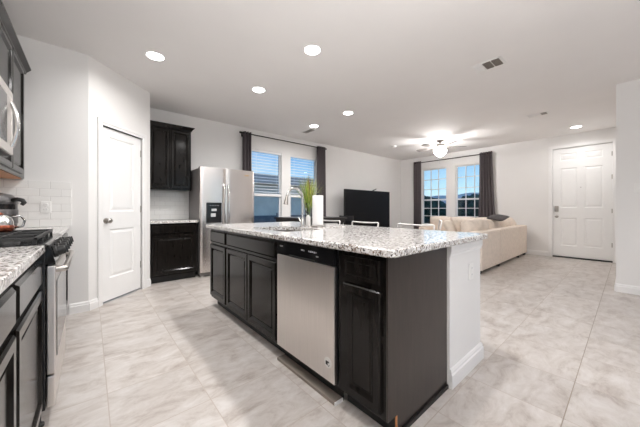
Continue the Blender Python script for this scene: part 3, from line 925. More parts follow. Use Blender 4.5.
# ------------------------------------------------------------------ nook beside the refrigerator (faces -y)
base_cabinet('dark base cabinet with one drawer and door between pantry and refrigerator', (0.655, 4.475, 0), 0, 0.620, [(0.015, 0.600)], [(0.015, 0.600)], d=0.612, raised=False)
counter('short granite countertop on the cabinet between pantry and refrigerator', 0.643, 1.292, 4.445, YB - .012)
upper_cabinet('dark two-door wall cabinet with crown molding left of the refrigerator', (0.655, 4.77, 0), 0, 0.615, 1.39, 2.375, [(0.012, 0.300), (0.315, 0.603)], d=0.318, left=False)
b3 = obj('tile_backsplash', boxm(0, 0.655, 0, 0.010, 0, 0.470), 'subway'); b3.location = (0.642, YB - .010, 0.916)
tag(b3, 'white subway tile backsplash between the dark cabinets left of the refrigerator', 'backsplash')
for k, x in enumerate((0.98, 1.10)):
    pass

# refrigerator
fr = thing('refrigerator', 'tall side-by-side stainless refrigerator with ice dispenser', 'refrigerator', (1.312, 4.40, 0))
FW, FH = 0.935, 1.765
obj('cabinet_body', boxm(0, FW, 0.085, 0.67, 0.03, FH - .015, 0.006), 'steel_side', fr)
def bowed_door(x0, x1, z0, z1, sgn):
    bm = bmesh.new(); N = 14; poly = [(x0, 0.075)]
    for k in range(N + 1):
        u = k / N; x = x0 + (x1 - x0) * u
        gx = x / FW
        y = 0.03 - 0.030 * (1 - (2 * gx - 1) ** 2)          # gentle bow across both doors
        edge = min(x - x0, x1 - x)
        if edge < 0.012: y += (0.012 - edge) * 0.8
        poly.append((x, y))
    poly.append((x1, 0.075))
    prism(bm, poly, z0, z1, 'z')
    return bm
dl = obj('freezer_door', bowed_door(0.003, 0.400, 0.075, FH, -1), 'steel', fr, smooth=True, auto=25)
dr = obj('fresh_food_door', bowed_door(0.406, FW - .003, 0.075, FH, 1), 'steel', fr, smooth=True, auto=25)
for x, dd in ((0.368, dl), (0.438, dr)):
    bm = bmesh.new(); N = 18
    tube(bm, [(x, 0.004 - 0.012 - 0.048 * math.sin(PI * k / N) ** 0.5, 0.62 + 0.88 * k / N) for k in range(N + 1)], 0.0125, 12)
    obj('handle', bm, 'chrome', dd, smooth=True, auto=60)
dp = obj('water_dispenser', boxm(0.092, 0.330, -0.006, 0.03, 0.865, 1.195, 0.006), 'black_gloss', dl)
bm = boxm(0.165, 0.245, -0.012, -0.004, 1.055, 1.095, 0.003); obj('ice_lever', bm, 'mark', dp)
bm = boxm(0.155, 0.230, -0.012, -0.004, 0.965, 1.020, 0.003); obj('water_lever', bm, 'mark', dp)
bm = bmesh.new()
for k in range(4): obj('display_mark', boxm(0.14 + k * 0.04, 0.158 + k * 0.04, -0.0075, -0.005, 1.145, 1.150), 'mark', dp)
bm.free()
obj('brand_plate', boxm(0.74, 0.82, 0.004, 0.02, 1.672, 1.684, 0.001), 'gold_mark', dr)
obj('kick_grille', boxm(0.01, FW - .01, 0.055, 0.10, 0.018, 0.070, 0.003), 'steel_side', fr)
for x in (0.05, FW - .05):
    bm = bmesh.new(); lathe(bm, [(0, 0), (0.022, 0), (0.022, 0.02), (0.012, 0.03), (0, 0.032)], seg=16); xform(bm, T(x, 0.075, 0)); obj('roller_foot', bm, 'alum', fr)
for x in (0.04, FW - .04): obj('hinge_cap', boxm(x - .03, x + .03, 0.04, 0.14, FH - .016, FH + .008, 0.004), 'dark_grey', fr)

# ------------------------------------------------------------------ island (faces -x; local x runs towards -y)
IX = 1.043
base_cabinet('narrow dark island cabinet at the far end by the refrigerator', (IX, 3.104, 0), -HP, 0.470, [(0.012, 0.452)], [(0.012, 0.452)], d=0.61)
sk = thing('base_cabinet', 'wide dark island sink cabinet with two doors left of the dishwasher', 'cabinet', (IX, 2.633, 0), -HP)
bm = bmesh.new(); prism(bm, [(0, 0.10), (0, 0.64), (0.61, 0.64), (0.61, 0.0), (0.075, 0.0), (0.075, 0.10)], 0, 0.965, 'x'); obj('body', bm, 'cabinet', sk)
bm = slab_grid([0, 0.965], [0.6401, 0.876], set(), 0, 0.018); obj('face_rail', bm, 'cabinet', sk)
obj('toe_kick', boxm(0, 0.965, 0.068, 0.075, 0, 0.10), 'toe', sk)
drawer_front(sk, 0.015, 0.945, 0.728, 0.850, name='false_drawer_front', raised=False)
cab_door(sk, 0.015, 0.476, 0.125, 0.700); cab_door(sk, 0.484, 0.945, 0.125, 0.700)

c3 = base_cabinet('narrow dark island cabinet right of the dishwasher at the near corner', (IX, 1.050, 0), -HP, 0.311, [(0.045, 0.288)], [(0.045, 0.288)], d=0.61, raised=True)
ep = bmesh.new(); prism(ep, [(0, 0.10), (0, 0.876), (0.609, 0.876), (0.609, 0.0), (0.075, 0.0), (0.075, 0.10)], 0.3115, 0.321, 'x'); obj('end_panel', ep, 'cabinet_side', c3)
obj('notch_edge', boxm(0.309, 0.3215, 0.0725, 0.0755, 0.0, 0.10), 'raw_wood', c3)
obj('base_strip', boxm(0.321, 0.333, 0.10, 0.609, 0.0, 0.022, 0.003), 'toe', c3)

dwr = thing('dishwasher', 'stainless dishwasher with black control panel built into the island', 'dishwasher', (IX, 1.663, 0), -HP)
obj('tub', boxm(0.006, 0.600, 0.0, 0.58, 0.10, 0.872), 'black', dwr)
obj('door', boxm(0.006, 0.602, -0.024, 0.0, 0.118, 0.768, 0.004), 'steel_h', dwr)
cp = obj('control_panel', boxm(0.006, 0.602, -0.028, 0.0, 0.771, 0.870, 0.005), 'black_gloss', dwr)
bm = bmesh.new()
for k, (a, b_) in enumerate(((0.300, 0.322), (0.327, 0.333), (0.375, 0.385), (0.390, 0.404), (0.408, 0.422), (0.427, 0.441), (0.447, 0.452))):
    obj('printed_mark', boxm(a, b_, -0.0288, -0.0275, 0.826 if k % 2 else 0.828, 0.836), 'mark', cp)
bm.free(); obj('printed_mark', boxm(0.448, 0.470, -0.0288, -0.0275, 0.806, 0.812), 'mark', cp)
bm = bmesh.new(); box(bm, 0.052, 0.058, -0.0288, -0.0278, 0.828, 0.838); box(bm, 0.062, 0.068, -0.0288, -0.0278, 0.828, 0.838); box(bm, 0.072, 0.088, -0.0288, -0.0278, 0.828, 0.838)
obj('brand_mark', bm, 'mark', cp)
obj('pocket_handle', boxm(0.17, 0.44, -0.034, -0.026, 0.772, 0.786, 0.003), 'black', cp)
st = bmesh.new(); lathe(st, [(0, 0.0012), (0.030, 0.0012), (0.030, 0)], seg=28, axis='y'); xform(st, T(0.548, -0.024, 0.222)); sto = obj('round_sticker', st, 'white_plastic', dwr)
bm = bmesh.new(); box(bm, 0.532, 0.560, -0.0262, -0.0250, 0.222, 0.230); box(bm, 0.532, 0.548, -0.0262, -0.0250, 0.208, 0.222); tube(bm, [(0.548, -0.0256, 0.212), (0.556, -0.0256, 0.204), (0.562, -0.0256, 0.212)], 0.0018, 6)
obj('sticker_emblem', bm, 'black', sto)
obj('toe_panel', boxm(0.0, 0.600, 0.045, 0.055, 0.0, 0.105, 0.002), 'toe', dwr)
tt = obj('toe_trim', boxm(0.0, 0.596, -0.020, 0.044, 0.0, 0.020, 0.002), simple('grey_brown_trim', (0.22, 0.185, 0.155), 0.5), dwr)
obj('trim_end', boxm(0.5965, 0.602, -0.020, 0.044, 0.0, 0.020, 0.001), 'trim', tt)

# half wall that carries the overhang
hw = obj('wall_island', boxm(1.656, 1.770, 0.714, 3.104, 0, 0.876), 'wall'); struct(hw, 'white half wall behind the island cabinets')
hw = obj('wall_island_end', boxm(1.770, 2.166, 0.714, 0.829, 0, 0.876), 'wall'); struct(hw, 'white end wall under the island overhang')
def ring_trim(name, x0, x1, y, prof, label):
    """Moulding along the end face (facing -y) that returns round the +x corner."""
    bm = bmesh.new(); rows = []
    for o, z in prof:
        rows.append([bm.verts.new(c) for c in ((x0 - o * .2, y + .008, z), (x0 - o * .2, y - o, z), (x1 + o, y - o, z), (x1 + o, y + 0.115 + o, z), (x0 + .12, y + 0.115 + o, z))])
    for a, b in zip(rows, rows[1:]):
        for k in range(4): bm.faces.new((a[k], a[k + 1], b[k + 1], b[k]))
    bm.faces.new([r[0] for r in rows]); bm.faces.new([r[4] for r in rows])
    return struct(obj(name, bm, 'trim'), label)
ring_trim('baseboard_island', 1.657, 2.166, 0.714, [(0, 0)] + [(o * 1.1, z * 1.08) for o, z in BP[1:]], 'white baseboard round the island end wall')
ring_trim('trim_1', 1.657, 2.166, 0.714, [(0, 0.800), (0.006, 0.803), (0.006, 0.815), (0.010, 0.822), (0.012, 0.836), (0.012, 0.876)], 'white trim under the island countertop')
outlet('white outlet on the white end wall of the island', (1.985, 0.714, 0.665), 0)

SX0, SX1, SY0, SY1 = 1.14, 1.53, 1.74, 2.34
ict = counter('large speckled granite countertop on the island', 0.985, 2.185, 0.664, 3.140, hole=(SX0, SX1, SY0, SY1))
ict.name = 'island_countertop'
snk = thing('kitchen_sink', 'stainless undermount sink set in the island countertop', 'sink', (0, 0, 0))
bm = bmesh.new(); n = 6
def rr4(ins, z):
    P = []
    r = 0.045
    a0, a1, b0, b1 = SX0 - .004 + ins, SX1 + .004 - ins, SY0 - .004 + ins, SY1 + .004 - ins
    for (cx_, cy_, s) in ((a1 - r, b1 - r, 0), (a0 + r, b1 - r, 90), (a0 + r, b0 + r, 180), (a1 - r, b0 + r, 270)):
        for k in range(n + 1):
            a = math.radians(s + 90 * k / n); P.append(bm.verts.new((cx_ + r * math.cos(a), cy_ + r * math.sin(a), z)))
    return P
rows = [rr4(-0.012, 0.8755), rr4(0, 0.8755), rr4(0.004, 0.72), rr4(0.02, 0.70), rr4(0.15, 0.694)]
rows2 = [rr4(-0.012, 0.872), rr4(-0.003, 0.872), rr4(0.0, 0.715), rr4(0.018, 0.695), rr4(0.15, 0.690)]
for RW_ in (rows, rows2):
    for a, b in zip(RW_, RW_[1:]):
        for k in range(len(a)): bm.faces.new((a[k], a[(k + 1) % len(a)], b[(k + 1) % len(a)], b[k]))
    bm.faces.new(RW_[-1])
for k in range(len(rows[0])): bm.faces.new((rows[0][k], rows[0][(k + 1) % len(rows[0])], rows2[0][(k + 1) % len(rows[0])], rows2[0][k]))
obj('basin', bm, 'steel_side', snk, smooth=True, auto=40)
bm = bmesh.new(); lathe(bm, [(0, 0.003), (0.02, 0.003), (0.042, 0.001), (0.044, 0)], seg=24); xform(bm, T(1.335, 2.04, 0.6945)); obj('drain', bm, 'chrome', snk, smooth=True)

fc = thing('kitchen_faucet', 'chrome gooseneck pull-down faucet behind the island sink', 'faucet', (1.605, 2.13, 0.914))
bm = bmesh.new(); lathe(bm, [(0, 0), (0.028, 0), (0.028, 0.012), (0.020, 0.018), (0.019, 0.075), (0.014, 0.085), (0, 0.085)], seg=28); obj('base', bm, 'chrome', fc, smooth=True, auto=40)
pts = [(0, 0, 0.08), (0, 0, 0.16), (0, 0, 0.25), (-0.002, 0, 0.292)]
for k in range(1, 13):
    a = PI * k / 12 * 0.93
    pts.append((-0.093 + 0.091 * math.cos(a), 0, 0.292 + 0.091 * math.sin(a)))
bm = bmesh.new(); tube(bm, pts, 0.0115, 14); obj('gooseneck_spout', bm, 'chrome', fc, smooth=True, auto=60)
px_, pz_ = pts[-1][0], pts[-1][2]
bm = bmesh.new(); tube(bm, [(px_, 0, pz_), (px_ - .008, 0, pz_ - .03), (px_ - .014, 0, pz_ - .065), (px_ - .017, 0, pz_ - .092)], [0.0125, 0.0145, 0.020, 0.0225], 16); obj('spray_head', bm, 'nickel', fc, smooth=True, auto=50)
bm = bmesh.new(); tube(bm, [(0, 0.015, 0.05), (0.004, 0.042, 0.055), (0.008, 0.080, 0.085)], [0.010, 0.008, 0.006], 10); obj('lever_handle', bm, 'chrome', fc, smooth=True)

mt = thing('drying_mat', 'flat speckled grey mat on the island beside the faucet', 'mat', (0, 0, 0.914))
bm = bmesh.new(); box(bm, -0.13, 0.13, -0.18, 0.18, 0, 0.010, 0.003); xform(bm, T(1.775, 2.00, 0) @ R(0, 'Z'))
obj('mat', bm, 'granite', mt)

pt = thing('paper_towel_holder', 'dark upright holder carrying the paper towel roll', 'holder', (1.682, 1.985, 0.924))
bm = bmesh.new(); lathe(bm, [(0, 0), (0.060, 0), (0.062, 0.006), (0.056, 0.010), (0, 0.010)], seg=32); obj('base', bm, 'nickel', pt, smooth=True, auto=40)
bm = bmesh.new(); lathe(bm, [(0, 0.01), (0.007, 0.01), (0.007, 0.305), (0.013, 0.310), (0.013, 0.320), (0, 0.325)], seg=16); obj('spindle', bm, 'black', pt, smooth=True, auto=40)
bm = bmesh.new(); lathe(bm, [(0.020, 0.0), (0.052, 0.0), (0.053, 0.003), (0.053, 0.285), (0.052, 0.288), (0.020, 0.288), (0.020, 0.0)], seg=40); rl = obj('paper_towel_roll', bm, 'paper', smooth=True, auto=40)
rl.location = (1.682, 1.985, 0.935); tag(rl, 'white paper towel roll standing on the island', 'paper towel')

sb = thing('soap_bottle', 'small white soap bottle between faucet and paper towel roll', 'bottle', (1.675, 2.130, 0.924))
bm = bmesh.new(); lathe(bm, [(0, 0), (0.022, 0), (0.024, 0.004), (0.024, 0.085), (0.012, 0.100), (0.010, 0.108), (0, 0.108)], seg=24); obj('body', bm, 'white_plastic', sb, smooth=True, auto=40)
bm = bmesh.new(); tube(bm, [(0, 0, 0.106), (0, 0, 0.130), (-0.01, 0, 0.134), (-0.03, 0, 0.130)], 0.005, 8); obj('pump', bm, 'black', sb, smooth=True)

vs_ = thing('potted_grass', 'tall green and yellow grass plant in a glass vase behind the faucet', 'plant', (1.775, 2.25, 0.914))
bm = bmesh.new(); lathe(bm, [(0, 0), (0.036, 0), (0.040, 0.01), (0.036, 0.08), (0.040, 0.20), (0.044, 0.24), (0.040, 0.24), (0.036, 0.20), (0.032, 0.08), (0.034, 0.015), (0, 0.012)], seg=28); obj('vase', bm, 'vase_glass', vs_, smooth=True)
def grass(matn, name, n, seed, rng):
    rnd = random.Random(seed); bm = bmesh.new()
    for k in range(n):
        a = rnd.uniform(0, 2 * PI); lean = rnd.uniform(*rng); H = rnd.uniform(0.34, 0.55); wd = rnd.uniform(0.0025, 0.0050)
        r0 = rnd.uniform(0, 0.018); d = Vector((math.cos(a), math.sin(a), 0)); s = Vector((-d.y, d.x, 0))
        prev = None; S = 7
        for j in range(S + 1):
            u = j / S
            p = d * (r0 * 0.4 + lean * u ** 2.0) + Vector((0, 0, 0.02 + H * (u - 0.16 * lean / 0.2 * u ** 3)))
            wj = wd * (1 - u) ** 0.6 + 0.0004
            cur = (bm.verts.new(p - s * wj), bm.verts.new(p + s * wj), bm.verts.new(p + d * 0.0012 + Vector((0, 0, 0.001))))
            if prev:
                bm.faces.new((prev[0], prev[2], cur[2], cur[0])); bm.faces.new((prev[2], prev[1], cur[1], cur[2])); bm.faces.new((prev[1], prev[0], cur[0], cur[1]))
            prev = cur
    return obj(name, bm, matn, vs_)
g1 = grass('leaf', 'green_leaves', 110, 2, (0.03, 0.20)); g2 = grass('leaf_y', 'yellow_leaves', 80, 3, (0.02, 0.18))
g3 = grass('stalk', 'brown_stalks', 40, 5, (0.0, 0.07))
for g in (g1, g2, g3): g['kind'] = 'stuff'

# counter stools with pale metal backs
def stool(label, x, y, rz):
    """Faces -y locally; back rail at +y."""
    t = thing('counter_stool', label, 'stool', (x, y, 0), rz, 'pale metal stools behind the island')
    bm = xform(cushion(0.38, 0.36, 0.045, edge=0.5, n=8), T(0, 0, 0.645)); obj('seat', bm, 'dark_wood', t, smooth=True)
    for sx in (-1, 1):
        bm = bmesh.new(); tube(bm, [(sx * .175, -0.165, 0.625), (sx * .20, -0.205, 0.0)], 0.011, 8); obj('leg', bm, 'alum', t, smooth=True)
        bm = bmesh.new(); tube(bm, [(sx * .175, 0.165, 0.625), (sx * .20, 0.21, 0.0)], 0.011, 8); obj('leg', bm, 'alum', t, smooth=True)
    bm = bmesh.new()
    tube(bm, [(-.19, 0.17, 0.625), (-.195, 0.20, 0.80), (-.200, 0.222, 0.925), (-.192, 0.224, 0.934), (-0.10, 0.232, 0.928), (0, 0.236, 0.926), (0.10, 0.232, 0.928), (.192, 0.224, 0.934), (.200, 0.222, 0.925), (.195, 0.20, 0.80), (.19, 0.17, 0.625)], 0.0085, 8)
    obj('back_frame', bm, 'alum', t, smooth=True)
    bm = bmesh.new(); tube(bm, [(-.196, 0.205, 0.78), (0, 0.225, 0.78), (.196, 0.205, 0.78)], 0.006, 8); obj('back_rail', bm, 'alum', t, smooth=True)
    bm = bmesh.new(); tube(bm, [(-.187, -0.185, 0.25), (.187, -0.185, 0.25)], 0.008, 8); obj('footrest', bm, 'alum', t, smooth=True)
# backs at x=2.5, seats towards the island (local -y -> -x : rz=-90)
stool('pale metal stool back behind the paper towel roll, leftmost of the row', 2.28, 2.70, -HP)
stool('pale metal stool in front of the television, middle of the row', 2.28, 2.08, -HP)
stool('pale metal stool under the living room window, nearest of the row', 2.28, 1.423, -HP)
stool('pale metal stool seen edge-on between island and sofa, apart from the row', 3.48, 1.86, math.radians(208.6))

# ------------------------------------------------------------------ pub-height table
tb = thing('pub_table', 'black square counter-height table in front of the back windows', 'table', (3.07, 3.83, 0))
obj('tabletop', boxm(-.50, .50, -.45, .45, 0.910, 0.940, 0.004), 'dark_wood', tb)
obj('apron', slab_grid([-.475, .475], [0.84, 0.910], set(), -.425, .425), 'dark_wood', tb)
for sx in (-1, 1):
    for sy in (-1, 1): obj('leg', boxm(sx * .41 - .035, sx * .41 + .035, sy * .36 - .035, sy * .36 + .035, 0, 0.84, 0.003), 'dark_wood', tb)
ch = thing('pub_chair', 'black wooden tall chair at the right side of the black table', 'chair', (4.08, 3.72, 0), HP)
bm = boxm(-.20, .20, -.19, .19, 0.60, 0.64, 0.01); obj('seat', bm, 'dark_wood', ch)
for sx in (-1, 1):
    obj('leg', boxm(sx * .17 - .018, sx * .17 + .018, -.18, -.145, 0, 0.60), 'dark_wood', ch)
    obj('leg', boxm(sx * .17 - .018, sx * .17 + .018, .145, .18, 0, 0.60), 'dark_wood', ch)
    obj('back_post', boxm(sx * .17 - .018, sx * .17 + .018, .16, .19, 0.64, 0.955), 'dark_wood', ch)
obj('backrest', boxm(-.152, .152, .165, .185, 0.86, 0.95, 0.004), 'dark_wood', ch)
obj('footrest', boxm(-.152, .152, -.172, -.152, 0.22, 0.26), 'dark_wood', ch)

# ------------------------------------------------------------------ television
tv = thing('television', 'large black flat television against the back wall', 'television', (5.845, 4.70, 0))
obj('frame', boxm(-.965, .965, -0.0, 0.045, 0.54, 1.60, 0.006), 'black', tv)
obj('screen', boxm(-.953, .953, -0.003, 0.0, 0.556, 1.588), simple('dark_screen', (0.006, 0.006, 0.007), 0.4, spec=0.12), tv)
obj('housing', boxm(-.60, .60, 0.045, 0.075, 0.62, 1.2, 0.01), 'black', tv)
for sx in (-1, 1): obj('stand_foot', boxm(sx * .62 - .02, sx * .62 + .02, -.10, .14, 0.502, 0.545, 0.004), 'black', tv)
cs = thing('media_console', 'low black media console under the television', 'console', (5.845, 4.72, 0))
obj('body', boxm(-1.0, 1.0, -.20, .24, 0.06, 0.50, 0.004), 'dark_wood', cs)
for k in range(4): obj('door', boxm(-.99 + k * .497, -.505 + k * .497, -.218, -.20, 0.08, 0.485, 0.003), 'dark_wood', cs)
for sx in (-1, 1):
    for sy in (-1, 1): obj('leg', boxm(sx * .95 - .03, sx * .95 + .03, 0.02 + sy * .18 - .02, 0.02 + sy * .18 + .02, 0, 0.06), 'dark_wood', cs)
wc = thing('webcam', 'small black camera perched on top of the television', 'camera', (6.09, 4.70, 1.60))
bm = bmesh.new(); tube(bm, [(-.07, 0.02, 0.010), (-.02, 0.01, 0.018), (0.06, -.01, 0.055)], [0.010, 0.014, 0.012], 8); obj('camera_body', bm, 'black', wc, smooth=True)

# ------------------------------------------------------------------ curtains and rods
def rod(label, loc_, rz, L):
    t = thing('curtain_rod', label, 'curtain rod', loc_, rz)
    bm = bmesh.new(); tube(bm, [(0, 0, 0), (L, 0, 0)], 0.011, 12); obj('rod', bm, 'rod', t, smooth=True, auto=60)
    for x, s in ((0, -1), (L, 1)):
        bm = bmesh.new(); tube(bm, [(x, 0, 0), (x + s * .012, 0, 0), (x + s * .02, 0, 0), (x + s * .05, 0, 0)], [0.014, 0.022, 0.022, 0.019], 12); obj('finial', bm, 'rod', t, smooth=True, auto=60)
        bm = bmesh.new(); xx = x - s * .03
        tube(bm, [(xx, 0, 0), (xx, 0.075, -0.01)], 0.008, 8); box(bm, xx - .014, xx + .014, 0.074, 0.082, -.06, .035, 0.002); obj('bracket', bm, 'rod', t)
    return t
def curtain(label, loc_, rz, w0, w1, z0, z1, folds, amp=0.035, off=0.0, seed=0):
    """Pleated cloth hanging in the local xz plane; width w0 at the top, w1 at the foot, shifting by off."""
    bm = bmesh.new(); NU, NV = folds * 10, 22; G = []
    for s in (0, 1):
        g = []
        for j in range(NV + 1):
            v = j / NV; z = z1 + (z0 - z1) * v; row = []
            ww = w0 + (w1 - w0) * v ** 1.3
            for i in range(NU + 1):
                u = i / NU
                a = amp * (1 + 0.25 * v) * math.sin(2 * PI * folds * u + 0.6 * noise.noise(Vector((u * 3, v * 1.3, seed))))
                x = off * v ** 1.6 + ww * (u - 0.5) + 0.010 * noise.noise(Vector((u * 6, v * 2, seed + 3)))
                row.append(bm.verts.new((x, a + (0.003 if s else 0), z)))
            g.append(row)
        G.append(g)
    for s in (0, 1):
        for j in range(NV):
            for i in range(NU): bm.faces.new((G[s][j][i], G[s][j][i + 1], G[s][j + 1][i + 1], G[s][j + 1][i]))
    for j in range(NV):
        for i in (0, NU): bm.faces.new((G[0][j][i], G[0][j + 1][i], G[1][j + 1][i], G[1][j][i]))
    for i in range(NU):
        for j in (0, NV): bm.faces.new((G[0][j][i], G[0][j][i + 1], G[1][j][i + 1], G[1][j][i]))
    o = obj('curtain', bm, 'curtain', smooth=True)
    o.location = loc_; o.rotation_euler = (0, 0, rz)
    tag(o, label, 'curtain')
    return o
rod('dark curtain rod over the kitchen-side windows', (2.27, 4.995, 2.60), 0, 2.19)
curtain('charcoal curtain left of the back windows, beside the refrigerator', (2.375, 4.995, 0), 0, 0.185, 0.22, 0.03, 2.635, 3, seed=1)
curtain('charcoal curtain right of the back windows, beside the television', (4.340, 4.995, 0), 0, 0.26, 0.28, 0.03, 2.635, 4, seed=2)
rod('dark curtain rod over the living room windows', (7.935, 4.50, 2.555), -HP, 2.12)
curtain('charcoal curtain left of the living room windows, near the corner', (7.935, 4.435, 0), -HP, 0.26, 0.27, 0.03, 2.60, 4, seed=3)
curtain('charcoal curtain right of the living room windows, flaring out behind the sofa', (7.935, 2.485, 0), -HP, 0.30, 0.46, 0.03, 2.60, 5, off=0.05, seed=4)

# ------------------------------------------------------------------ sectional sofa
sf = thing('sectional_sofa', 'beige L-shaped sectional sofa with its back to the entry', 'sofa', (4.90, 1.590, 0))
SL, SD = 2.98, 0.95
def soft(x0, x1, y0, y1, z0, z1, bev=0.035): return boxm(x0, x1, y0, y1, z0, z1, bev, 4)
for i, (a, b_) in enumerate(((0.0, 0.985), (1.0, 2.345), (2.36, SL))):
    obj('back_panel', soft(a, b_, 0, 0.20, 0.055, 0.705, 0.03), 'sofa', sf, smooth=True, auto=60)
obj('arm', soft(0, 0.20, 0.205, SD, 0.055, 0.60, 0.04), 'sofa', sf, smooth=True, auto=60)
obj('seat_base', soft(0.205, SL, 0.205, SD, 0.055, 0.30, 0.015), 'sofa', sf, smooth=True, auto=60)
obj('seat_base', soft(SL - SD, SL, SD + .003, 2.05, 0.055, 0.30, 0.015), 'sofa', sf, smooth=True, auto=60)
obj('back_panel', soft(SL - .20, SL, 0.205, 2.05, 0.302, 0.70, 0.03), 'sofa', sf, smooth=True, auto=60)
obj('arm', soft(SL - SD, SL, 2.055, 2.25, 0.055, 0.60, 0.04), 'sofa', sf, smooth=True, auto=60)
for a, b_, c, d in ((0.21, 1.10, .21, SD - .01), (1.11, 2.10, .21, SD - .01), (2.12, 2.85, .21, SD - .01), (2.12, 2.85, SD, 1.50), (2.12, 2.85, 1.51, 2.045)):
    bm = xform(cushion(b_ - a, d - c, 0.17, edge=0.75, n=10), T((a + b_) / 2, (c + d) / 2, 0.385)); obj('seat_cushion', bm, 'sofa', sf, smooth=True)
for k, (a, b_, top) in enumerate(((0.24, 1.10, 0.905), (1.13, 1.74, 0.885), (1.77, 2.36, 0.90), (2.39, 2.88, 0.895))):
    bm = xform(cushion(b_ - a, top - 0.47, 0.34, edge=0.08, pw=0.6, wob=0.05, n=18, seed=k), T((a + b_) / 2, 0.33, (top + 0.47) / 2) @ R(-8, 'X') @ R(90, 'X')); obj('back_cushion', bm, 'sofa', sf, smooth=True)
for k, (a, b_) in enumerate(((0.40, 1.02), (1.03, 1.60), (1.61, 2.20))):
    bm = xform(cushion(b_ - a, 0.42, 0.24, edge=0.4, n=14, seed=k + 5), T(SL - .33, (a + b_) / 2, 0.665) @ R(-8, 'Y') @ R(90, 'Z') @ R(90, 'X')); obj('back_cushion', bm, 'sofa', sf, smooth=True)
for x, y in ((0.05, 0.05), (0.05, SD - .06), (1.0, 0.05), (2.38, 0.05), (SL - .06, 0.05), (SL - .06, 2.18), (SL - SD + .05, 2.18)):
    bm = bmesh.new(); lathe(bm, [(0, 0), (0.026, 0), (0.032, 0.03), (0.034, 0.058), (0, 0.058)], seg=16); xform(bm, T(x, y, 0)); obj('foot', bm, 'black', sf)
def pillow(label, x, y, z, s, rx, rz, mat='pillow', th=0.17, seed=1):
    o = obj('throw_pillow', cushion(s, s, th, edge=0.12, n=14, pw=0.5, seed=seed, wob=0.015), mat, smooth=True)
    o.location = (x, y, z); o.rotation_euler = (math.radians(rx), 0, math.radians(rz))
    return tag(o, label, 'pillow')
pillow('pale beige throw pillow on the sofa, nearest the island corner', 5.34, 2.26, 0.665, 0.46, 62, 18, seed=2)
pillow('pale beige throw pillow slumped against the sofa back, second from the island', 5.92, 2.27, 0.67, 0.48, 66, -12, seed=6)
pillow('pale beige throw pillow at the corner of the sofa by the entry side', 6.75, 2.26, 0.665, 0.46, 64, 8, seed=9)
pl = pillow('small charcoal throw pillow lying on top of the sofa back', 6.33, 1.76, 0.915, 0.32, 12, 24, 'throw', 0.07, seed=4)
pl.rotation_euler = (math.radians(6), math.radians(-12), math.radians(-10))

# ------------------------------------------------------------------ ceiling lights, vents, fan
def can_light(label, x, y, power=CAN_POWER):
    t = thing('recessed_light', label, 'ceiling light', (x, y, CEIL), 0, 'recessed ceiling lights')
    bm = bmesh.new(); lathe(bm, [(0.080, 0.0), (0.088, 0.0), (0.089, -0.002), (0.086, -0.004), (0.083, -0.003), (0.080, -0.002), (0.080, 0.0)], seg=32); obj('trim_ring', bm, 'trim', t, smooth=True)
    bm = bmesh.new(); lathe(bm, [(0, -0.012), (0.04, -0.011), (0.070, -0.008), (0.080, -0.003), (0.080, 0.0)], seg=32); obj('lens', bm, 'lamp', t)
    l = bpy.data.lights.new('recessed_lamp', 'AREA'); l.shape = 'DISK'; l.size = 0.13; l.energy = power; l.color = CAN_COLOR; l.spread = PI * 0.88
    o = bpy.data.objects.new('recessed_lamp', l); o.location = (0, 0, -0.016); COL.objects.link(o); o.parent = t
can_light('recessed ceiling light at the left in front of the pantry', 0.53, 3.34, CAN_POWER * .75)
can_light('recessed ceiling light above the middle of the island, largest in view', 1.745, 2.148)
can_light('recessed ceiling light above the far end of the island', 1.765, 3.35)
can_light('recessed ceiling light right of the island between sink and television', 3.355, 3.157)
can_light('recessed ceiling light in front of the back windows beside the small vent', 3.369, 4.095)
can_light('recessed ceiling light in the entry by the front door', 7.407, 0.702, CAN_POWER * .5)
can_light('recessed ceiling light above the near end of the island, above the frame', 1.745, 0.95)
can_light('recessed ceiling light in front of the range, above the frame', 0.53, 2.14)

def vent(label, x, y, w, h, sections):
    """w along x, h along y; slatted sections dark/light."""
    t = thing('ceiling_vent', label, 'vent', (x, y, CEIL))
    bm = bmesh.new(); box(bm, -w / 2 - .02, w / 2 + .02, -h / 2 - .02, h / 2 + .02, -0.006, 0.0, 0.002); obj('frame', bm, 'trim', t)
    n = len(sections)
    for k, s in enumerate(sections):
        y0 = -h / 2 + h * k / n + .006; y1 = -h / 2 + h * (k + 1) / n - .006
        if s: obj('opening', boxm(-w / 2, w / 2, y0, y1, -0.0075, -0.006), 'vent_dark', t)  # flat dark plate; shade inside the vent is put into its colour
        bm = bmesh.new()
        for q in range(9):
            xx = -w / 2 + w * (q + .5) / 9
            box(bm, xx - .0025, xx + .0025, y0, y1, -0.012, -0.006)
        obj('louvers', bm, 'trim' if not s else 'nickel', t)
    return t
vent('rectangular ceiling air vent with two dark louver sections', 3.450, 1.053, 0.17, 0.26, [1, 1, 0])
vent('smaller ceiling air vent nearer the entry door', 5.91, 1.05, 0.12, 0.27, [1, 0, 0])
vent('small ceiling vent beside the light in front of the back windows', 3.50, 4.43, 0.10, 0.30, [1, 1])
sd = thing('smoke_detector', 'round white smoke detector on the ceiling near the fan', 'smoke detector', (6.03, 4.03, CEIL))
bm = bmesh.new(); lathe(bm, [(0.068, 0), (0.070, -0.012), (0.062, -0.028), (0.030, -0.034), (0, -0.035)], seg=32); obj('cover', bm, 'white_plastic', sd, smooth=True)
bm = bmesh.new(); lathe(bm, [(0, -0.0375), (0.009, -0.0375), (0.010, -0.034)], seg=12); obj('test_button', bm, 'mark', sd)

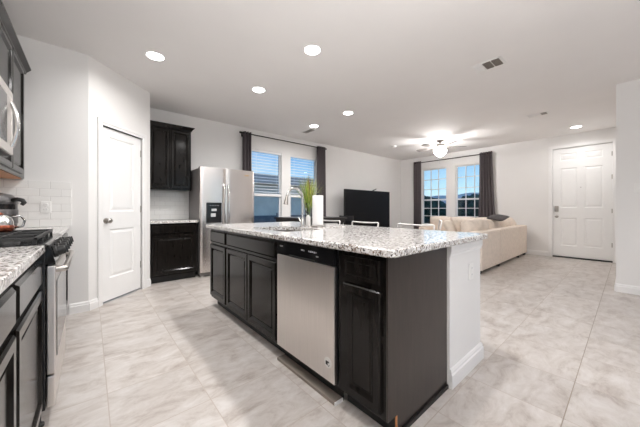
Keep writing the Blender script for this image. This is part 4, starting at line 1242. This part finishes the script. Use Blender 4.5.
FX, FY = 6.38, 2.975
fan = thing('ceiling_fan', 'five-blade ceiling fan with a lit white glass bowl', 'ceiling fan', (FX, FY, CEIL))
bm = bmesh.new(); lathe(bm, [(0, 0), (0.075, 0), (0.078, -0.02), (0.05, -0.05), (0.018, -0.06), (0.014, -0.085), (0, -0.085)], seg=32); obj('canopy', bm, 'nickel', fan, smooth=True, auto=50)
bm = bmesh.new(); lathe(bm, [(0, -0.08), (0.05, -0.085), (0.105, -0.105), (0.115, -0.14), (0.10, -0.175), (0.06, -0.19), (0, -0.19)], seg=36); obj('motor_housing', bm, 'nickel', fan, smooth=True, auto=50)
for k in range(5):
    a = math.radians(-50 + 72 * k)
    bm = bmesh.new(); poly = [(0.17, -0.045), (0.30, -0.060), (0.54, -0.066), (0.575, -0.045), (0.582, 0.0), (0.575, 0.045), (0.54, 0.066), (0.30, 0.060), (0.17, 0.045)]
    prism(bm, poly, -0.004, 0.004, 'z'); xform(bm, Matrix.Rotation(a, 4, 'Z') @ T(0, 0, -0.165) @ R(11, 'X')); bl = obj('blade', bm, 'blade', fan)
    bm = bmesh.new(); tube(bm, [(0.09, 0, -0.155), (0.15, 0, -0.172), (0.24, 0, -0.172)], [0.012, 0.010, 0.014], 8); xform(bm, Matrix.Rotation(a, 4, 'Z')); obj('blade_arm', bm, 'nickel', bl)
bm = bmesh.new(); lathe(bm, [(0.05, -0.19), (0.07, -0.20), (0.07, -0.225), (0.04, -0.235)], seg=28); obj('light_fitter', bm, 'nickel', fan, smooth=True)
bm = bmesh.new(); lathe(bm, [(0.125, -0.232), (0.145, -0.238), (0.138, -0.275), (0.105, -0.330), (0.060, -0.372), (0.02, -0.392), (0, -0.395)], seg=36); obj('glass_bowl', bm, 'globe', fan, smooth=True)
bm = bmesh.new(); lathe(bm, [(0, -0.392), (0.010, -0.396), (0.007, -0.412), (0, -0.418)], seg=12); obj('finial', bm, 'nickel', fan, smooth=True)
bm = bmesh.new(); tube(bm, [(0.02, 0.02, -0.41), (0.02, 0.02, -0.56)], 0.002, 6); obj('pull_chain', bm, 'nickel', fan)
l = bpy.data.lights.new('fan_lamp', 'POINT'); l.energy = FAN_POWER; l.shadow_soft_size = 0.05; l.color = (1.0, 0.985, 0.97)
o = bpy.data.objects.new('fan_lamp', l); o.location = (0, 0, -0.222); COL.objects.link(o); o.parent = fan
